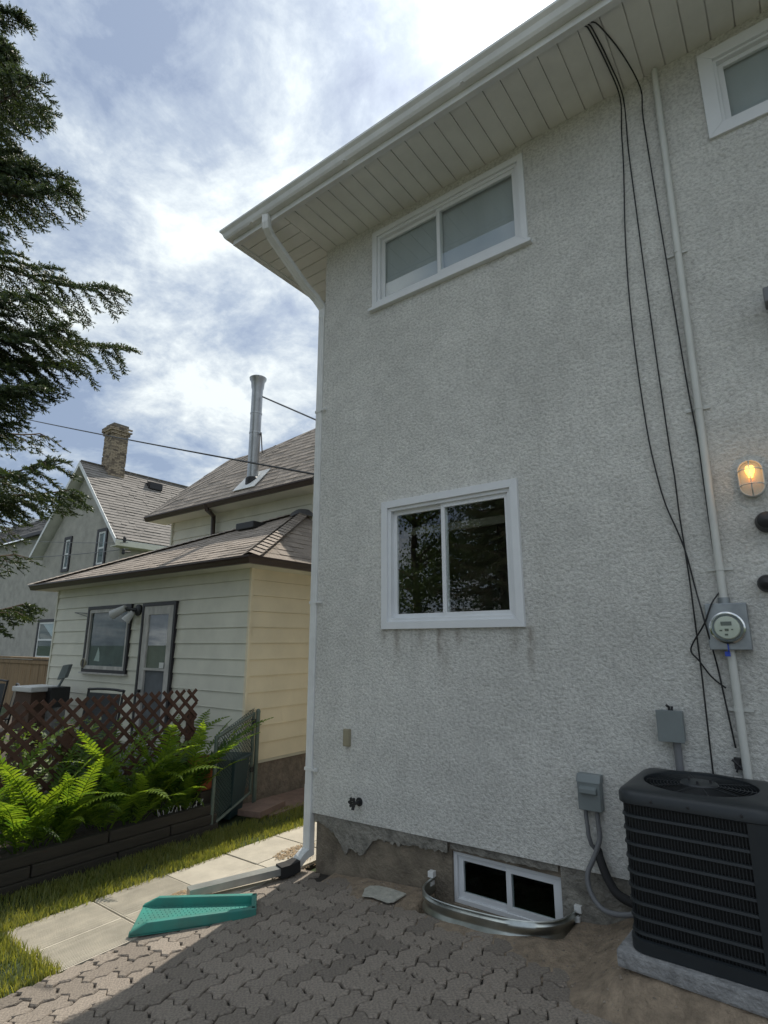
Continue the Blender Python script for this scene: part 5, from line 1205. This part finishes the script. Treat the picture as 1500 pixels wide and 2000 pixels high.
for v in (.25, .8):
    b = MB(); b.tube([gb_+Vector((0, 0, v)), gb_+Vector((0, 0, v+.06))], .028, 8); b.build('hinge', M['iron'], gate)
b = MB(); gpp = gb_+Vector((.02, .05, -.12)); b.tube([gpp, gpp+Vector((0, 0, 1.06))], .026, 10); b.lathe([(.028, 0), (.03, .02), (.015, .045), (0, .05)], 'Z', 10, tuple(gpp+Vector((0, 0, 1.05)))); tag(b.build('gate_post', M['post'], None, True), 'green metal post the chain-link gate hangs from', 'post')
# bin and pot beside the gate
bn = Vector((-2.0, .62, -.02)); bi = empty('garbage_bin', tuple(bn), True, .5); tag(bi, 'dark teal plastic bin standing behind the chain-link gate', 'bin')
b = MB(); b.add([(-.17, -.17, 0), (.17, -.17, 0), (.17, .17, 0), (-.17, .17, 0), (-.22, -.22, .60), (.22, -.22, .60), (.22, .22, .60), (-.22, .22, .60)], [(0, 3, 2, 1), (0, 1, 5, 4), (1, 2, 6, 5), (2, 3, 7, 6), (3, 0, 4, 7)]); b.build('body', M['binm'], bi, bevel=.01, loc=(0, 0, 0))
b = MB(); b.box((-.24, -.24, .60), (.24, .24, .635)); b.build('lid', M['binm'], bi, bevel=.012, loc=(0, 0, 0))
pt = Vector((-1.80, .16, .0)); b = MB(); b.lathe([(0, 0), (.10, 0), (.15, .26), (.165, .26), (.165, .31), (.145, .31), (.14, .27), (0, .26)], 'Z', 20); o = b.build('flower_pot', M['pot'], None, True); o.location = (-1.84, .2, .36); tag(o, 'terracotta flower pot half hidden by ferns at the gate', 'pot')
b = MB(); b.box((-1.97, .08, -.05), (-1.69, .33, .36)); tag(b.build('plinth_block', M['timber'], bevel=.01), 'dark wooden block under the terracotta pot', 'block')
# reddish slabs next door and a loose block
for k in range(6):
    y0 = .85+k*.62; b = MB(); b.box((-2.06, y0+.005, -.05), (-1.45, y0+.612, .012+R.uniform(-.004, .004))); tag(b.build('side_slab', M['redslab'], bevel=.005), 'reddish concrete slab along the side wall of the siding house', 'slab', 'reddish slabs beside the siding house')
q = PZ(512, 1577, .05); b = MB(); b.box((-.15, -.26, 0), (.15, .26, .065)); o = b.build('loose_slab', M['redslab'], bevel=.006); o.location = (q[0], q[1], .013); o.rotation_euler = (0, 0, .25); tag(o, 'loose raised slab lying on the reddish paving by the gate', 'slab')
# white wire border in the bed
e = empty('wire_border', (-1.62, -.2, .235)); tag(e, 'low white wire plant border along the timber edge', 'border'); b = MB(); y = -.42
while y < .1:
    b.tube([(-1.63, y, .21), (-1.63+R.uniform(-.03, .03), y+R.uniform(-.05, .05), .21+R.uniform(.06, .12))], .003, 4); y += .028
b.tube([(-1.63, -.42, .245), (-1.63, .1, .255)], .004, 4); b.build('wires', M['whitepl'], e)
# patio furniture
def patio_chair(px, py, Y, w, rz, mt, lab):
    tp = PY(px, py, Y); H_ = tp[2]; e = empty('patio_chair', (tp[0], Y, -.03), True, rz); tag(e, lab, 'chair')
    H_ += .03
    b = MB(); b.tube(smoothpath([(-w/2, .10, .42), (-w/2, .0, H_-.10), (-w/2+.05, -.01, H_-.01), (w/2-.05, -.01, H_-.01), (w/2, .0, H_-.10), (w/2, .10, .42)], 4), .016, 8); b.build('back_frame', M['iron'], e, True, loc=(0, 0, 0))
    b = MB(); b.add([(-w/2+.02, .09, .45), (w/2-.02, .09, .45), (w/2-.02, .005, H_-.05), (-w/2+.02, .005, H_-.05)], [(0, 1, 2, 3)]); b.build('backrest', mt, e, loc=(0, 0, 0))
    b = MB(); b.box((-w/2, .08, .40), (w/2, .56, .43)); b.build('seat', mt, e, bevel=.008, loc=(0, 0, 0))
    for sx in (-1, 1):
        b = MB(); b.tube([(sx*w/2, .54, .0), (sx*w/2, .54, .62), (sx*w/2, .05, .64)], .015, 8); b.build('arm', M['iron'], e, True, loc=(0, 0, 0))
        b = MB(); b.tube([(sx*w/2, .10, .42), (sx*w/2, .14, .0)], .015, 8); b.build('leg', M['iron'], e, True, loc=(0, 0, 0))
patio_chair(206, 1346, .1, .70, math.pi+.15, M['mesh'], 'dark sling patio chair in front of the porch wall')
patio_chair(34, 1336, .6, .62, math.pi-.3, M['tanfab'], 'tan sling patio chair in front of the cedar fence')
patio_chair(-8, 1328, .0, .6, math.pi+.2, M['mesh'], 'dark patio chair half cut off beside the tan one')
c = PY(72, 1343, .35); e = empty('storage_box', (c[0], .35, -.03), True, .1); tag(e, 'brown storage box with a thick white lid near the porch corner', 'box')
hB = c[2]; b = MB(); b.box((-.24, -.2, 0), (.24, .2, hB-.02)); b.build('body', M['brownbox'], e, bevel=.01, loc=(0, 0, 0)); b = MB(); b.box((-.29, -.24, hB-.02), (.29, .24, hB+.06)); b.build('lid', M['whitepl'], e, bevel=.015, loc=(0, 0, 0))
c = PY(110, 1345, .55); e = empty('planter', (c[0], .55, -.03), True); tag(e, 'dark square planter holding a folded grey shade against the porch wall', 'planter')
b = MB(); b.box((-.17, -.15, c[2]-.25), (.17, .15, c[2]+.06)); b.build('tub', M['iron'], e, bevel=.01, loc=(0, 0, 0)); b = MB(); b.box((-.14, -.12, 0), (.14, .12, c[2]-.25)); b.build('stand', M['padc'], e, loc=(0, 0, 0))
b = MB(); b.tube([(.05, .0, c[2]+.05), (.10, .05, c[2]+.2)], .02, 8); b.slab([(.02, -.02, c[2]+.17), (.18, .03, c[2]+.21), (.25, .05, c[2]+.42), (.13, 0, c[2]+.40)], (0, .05, 0)); b.build('shade', M['greybox'], e, loc=(0, 0, 0))

# ------------------------------------------------------------------ overhead wires
def wire(p0, p1, sag, r_, lab, mt='cable'):
    p0, p1 = Vector(p0), Vector(p1); b = MB(); b.tube([p0.lerp(p1, t/24)-Vector((0, 0, sag*4*(t/24)*(1-t/24))) for t in range(25)], r_, 5)
    tag(b.build('overhead_wire', M[mt], None, True), lab, 'wire')
wire(PY(-150, 770, 3.0), PY(640, 931, .9), .12, .013, 'thick twisted service wire crossing the sky in front of the chimney')
wire(PY(-60, 1090, 7.3), PY(250, 1072, GY-.25), .15, .018, 'lower thin wire running to the gable house corner', 'greyplastic')
wire(PY(-60, 1045, 7.3), PY(250, 1060, GY-.25), .15, .014, 'upper thin wire running to the gable house corner', 'greyplastic')

# ------------------------------------------------------------------ spruce
ZG = 7.15
def spruce(seed, zlo, zhi, Rmax, dens, near):
    r_ = random.Random(seed); nr = np.random.default_rng(seed)
    br = MB(); so, sd, sl_ = [], [], []
    z = zlo
    while z < zhi:
        t = (z-zlo)/(zhi-zlo); R_ = Rmax*min(1.0, 1.7*(1-t)+.05)*r_.uniform(.85, 1.08)*(1 if not near or z < ZG else .95)
        if near and ZG-.35 < z < ZG+.35: R_ *= .45
        n = r_.choice((6, 7, 7, 8)); a0 = r_.uniform(0, 6.28)
        for k in range(n):
            a = a0+2*math.pi*k/n+r_.uniform(-.3, .3); dn = dens*(1.0 if not near or math.cos(a-near) > .3 else .25); L_ = R_*r_.uniform(.45, 1.22); hd = Vector((math.cos(a), math.sin(a), 0)); sdv = Vector((-hd.y, hd.x, 0))
            zb = z+r_.uniform(-.15, .15); drop = r_.uniform(.05, .25)*L_; m = 14; pts = []
            for i in range(m+1):
                s = i/m; pts.append(hd*(L_*s)+Vector((0, 0, zb-drop*math.sin(s*2.2)+.10*L_*s*s))+sdv*(math.sin(s*3+k)*.05*L_))
            br.tube(pts, [.028*(1-.85*i/m)+.004 for i in range(m+1)], 4, cap=False)
            for i in range(2, m+1):
                s = i/m
                for sg in (-1, 1, 0):
                    if sg == 0 and i < m-1 and r_.random() > .35: continue
                    bl = L_*(.36*(1-s)+.16)*r_.uniform(.7, 1.15) if sg else r_.uniform(.15, .28)
                    d0 = (hd*(.75)+sdv*sg*.85+Vector((0, 0, r_.uniform(-.45, .05) if sg else r_.uniform(-.9, .25)))).normalized()
                    kk = max(2, int(bl/.05*dn)); p = pts[i]
                    q_end = p+d0*bl+Vector((0, 0, -.20*bl))
                    br.tube([p, p+d0*bl*.55, q_end], [.007, .005, .003], 3, cap=False)
                    for j in range(kk):
                        u = (j+.7)/kk; c = p+d0*bl*u+Vector((0, 0, -.20*bl*u*u))
                        for s2 in (-1, 1):
                            sv = d0.cross(Vector((0, 0, 1))); 
                            dd = (d0*.8+sv*s2*r_.uniform(.5, 1.0)+Vector((0, 0, r_.uniform(-.5, .35)))).normalized(); so.append(c); sd.append(dd); sl_.append(r_.uniform(.055, .12))
                    so.append(q_end-d0*.02); sd.append((d0+Vector((0, 0, r_.uniform(-.2, .3)))).normalized()); sl_.append(r_.uniform(.08, .13))
        z += r_.uniform(.24, .38)
    so = np.array([tuple(a) for a in so]); sd = np.array([tuple(a) for a in sd]); ll = np.array(sl_); n = len(so)
    ref = np.where(np.abs(sd[:, 2:3]) < .9, np.array([[0, 0, 1.]]), np.array([[1., 0, 0]])); u = np.cross(sd, ref); u /= np.linalg.norm(u, axis=1, keepdims=True); w = np.cross(sd, u)
    V, Fq = [], []; o = 0
    # needles: flat tapering triangles fanned round the shoot
    NN = 13
    for k in range(NN):
        t = nr.uniform(0, .92, n)[:, None]; a = (k*2.4+nr.uniform(-.4, .4, n))[:, None]; rad = u*np.cos(a)+w*np.sin(a)
        base = so+sd*(ll[:, None]*t); tip = base+(rad*.8+sd*.75)*nr.uniform(.024, .038, n)[:, None]; side = np.cross(rad, sd)*.0068
        V.append(np.stack([base-side, base+side, tip], 1).reshape(-1, 3)); Fq.append(o+np.arange(n*3).reshape(-1, 3)); o += n*3
    # shoot stem
    V.append(np.stack([so-u*.006, so+u*.006, so+sd*ll[:, None]], 1).reshape(-1, 3)); Fq.append(o+np.arange(n*3).reshape(-1, 3)); o += n*3
    V.append(np.stack([so-w*.006, so+w*.006, so+sd*ll[:, None]], 1).reshape(-1, 3)); Fq.append(o+np.arange(n*3).reshape(-1, 3)); o += n*3
    return br, np.concatenate(V), np.concatenate(Fq)
TX, TY = -4.05, -2.78
def tree(seed, x, y, zlo, zhi, Rm, dens, lab, near=0):
    e = empty('spruce_tree', (x, y, -.05), True); tag(e, lab, 'tree')
    br, V, Fq = spruce(seed, zlo, zhi, Rm, dens, near)
    b = MB(); b.tube([(0, 0, 0), (0.03, 0, 2), (0, .04, 6), (0, 0, zhi)], [.24, .20, .14, .02], 12); b.build('trunk', M['bark'], e, True, loc=(0, 0, 0))
    br.build('branches', M['twig'], e, loc=(0, 0, 0)); raw('needles', V, Fq, M['needle'], e)
    return len(Fq)
nt_ = tree(3, TX, TY, 2.2, 12.2, 1.78, 1.9, 'tall dark green spruce reaching in over the yard next door', .35)
nt_ += tree(11, -4.3, -13.5, .6, 8.5, 2.6, .3, 'spruce across the yard, seen reflected in the lower window')
def broadleaf(seed, x, y, h, rad, lab):
    r_ = np.random.default_rng(seed); e = empty('broadleaf_tree', (x, y, -.05), True); tag(e, lab, 'tree')
    b = MB(); b.tube([(0, 0, 0), (.1, .05, h*.3), (-.1, .1, h*.6), (0, 0, h*.9)], [.22, .17, .1, .02], 10)
    tips = []
    for k in range(26):
        a = r_.uniform(0, 6.28); z0 = h*r_.uniform(.12, .75); q = rad*r_.uniform(.45, 1.0)*(1-.35*abs(z0/h-.45)); p1 = Vector((q*.55*math.cos(a), q*.55*math.sin(a), z0+h*.08)); p2 = Vector((q*math.cos(a), q*math.sin(a), z0+h*.14)); b.tube([(0, 0, z0), p1, p2], [.06, .035, .01], 6); tips += [p1, p2, p2.lerp(p1, .5)]
    b.build('trunk', M['bark'], e, True, loc=(0, 0, 0))
    T_ = np.array([tuple(p) for p in tips]); n = 15000; c = T_[r_.integers(0, len(T_), n)]+r_.normal(0, .42, (n, 3))*np.array([1, 1, .8])
    d = r_.normal(0, 1, (n, 3)); d /= np.linalg.norm(d, axis=1, keepdims=True); u = np.cross(d, r_.normal(0, 1, (n, 3))); u /= np.linalg.norm(u, axis=1, keepdims=True); l = r_.uniform(.08, .15, n)[:, None]
    V = np.stack([c, c+d*l*.5+u*l*.33, c+d*l, c+d*l*.5-u*l*.33], 1).reshape(-1, 3); raw('crown', V, np.arange(n*4).reshape(-1, 4), leaf_mat('tree_leaf', (.03, .06, .015), (.075, .12, .03), .3), e)
broadleaf(12, -7.9, -13.6, 9.0, 2.9, 'broadleaf tree across the yard, dark in the left pane reflection')
broadleaf(13, -5.9, -17.5, 10.5, 3.4, 'tall broadleaf tree beyond the spruce across the yard')
print('needle tris', nt_)
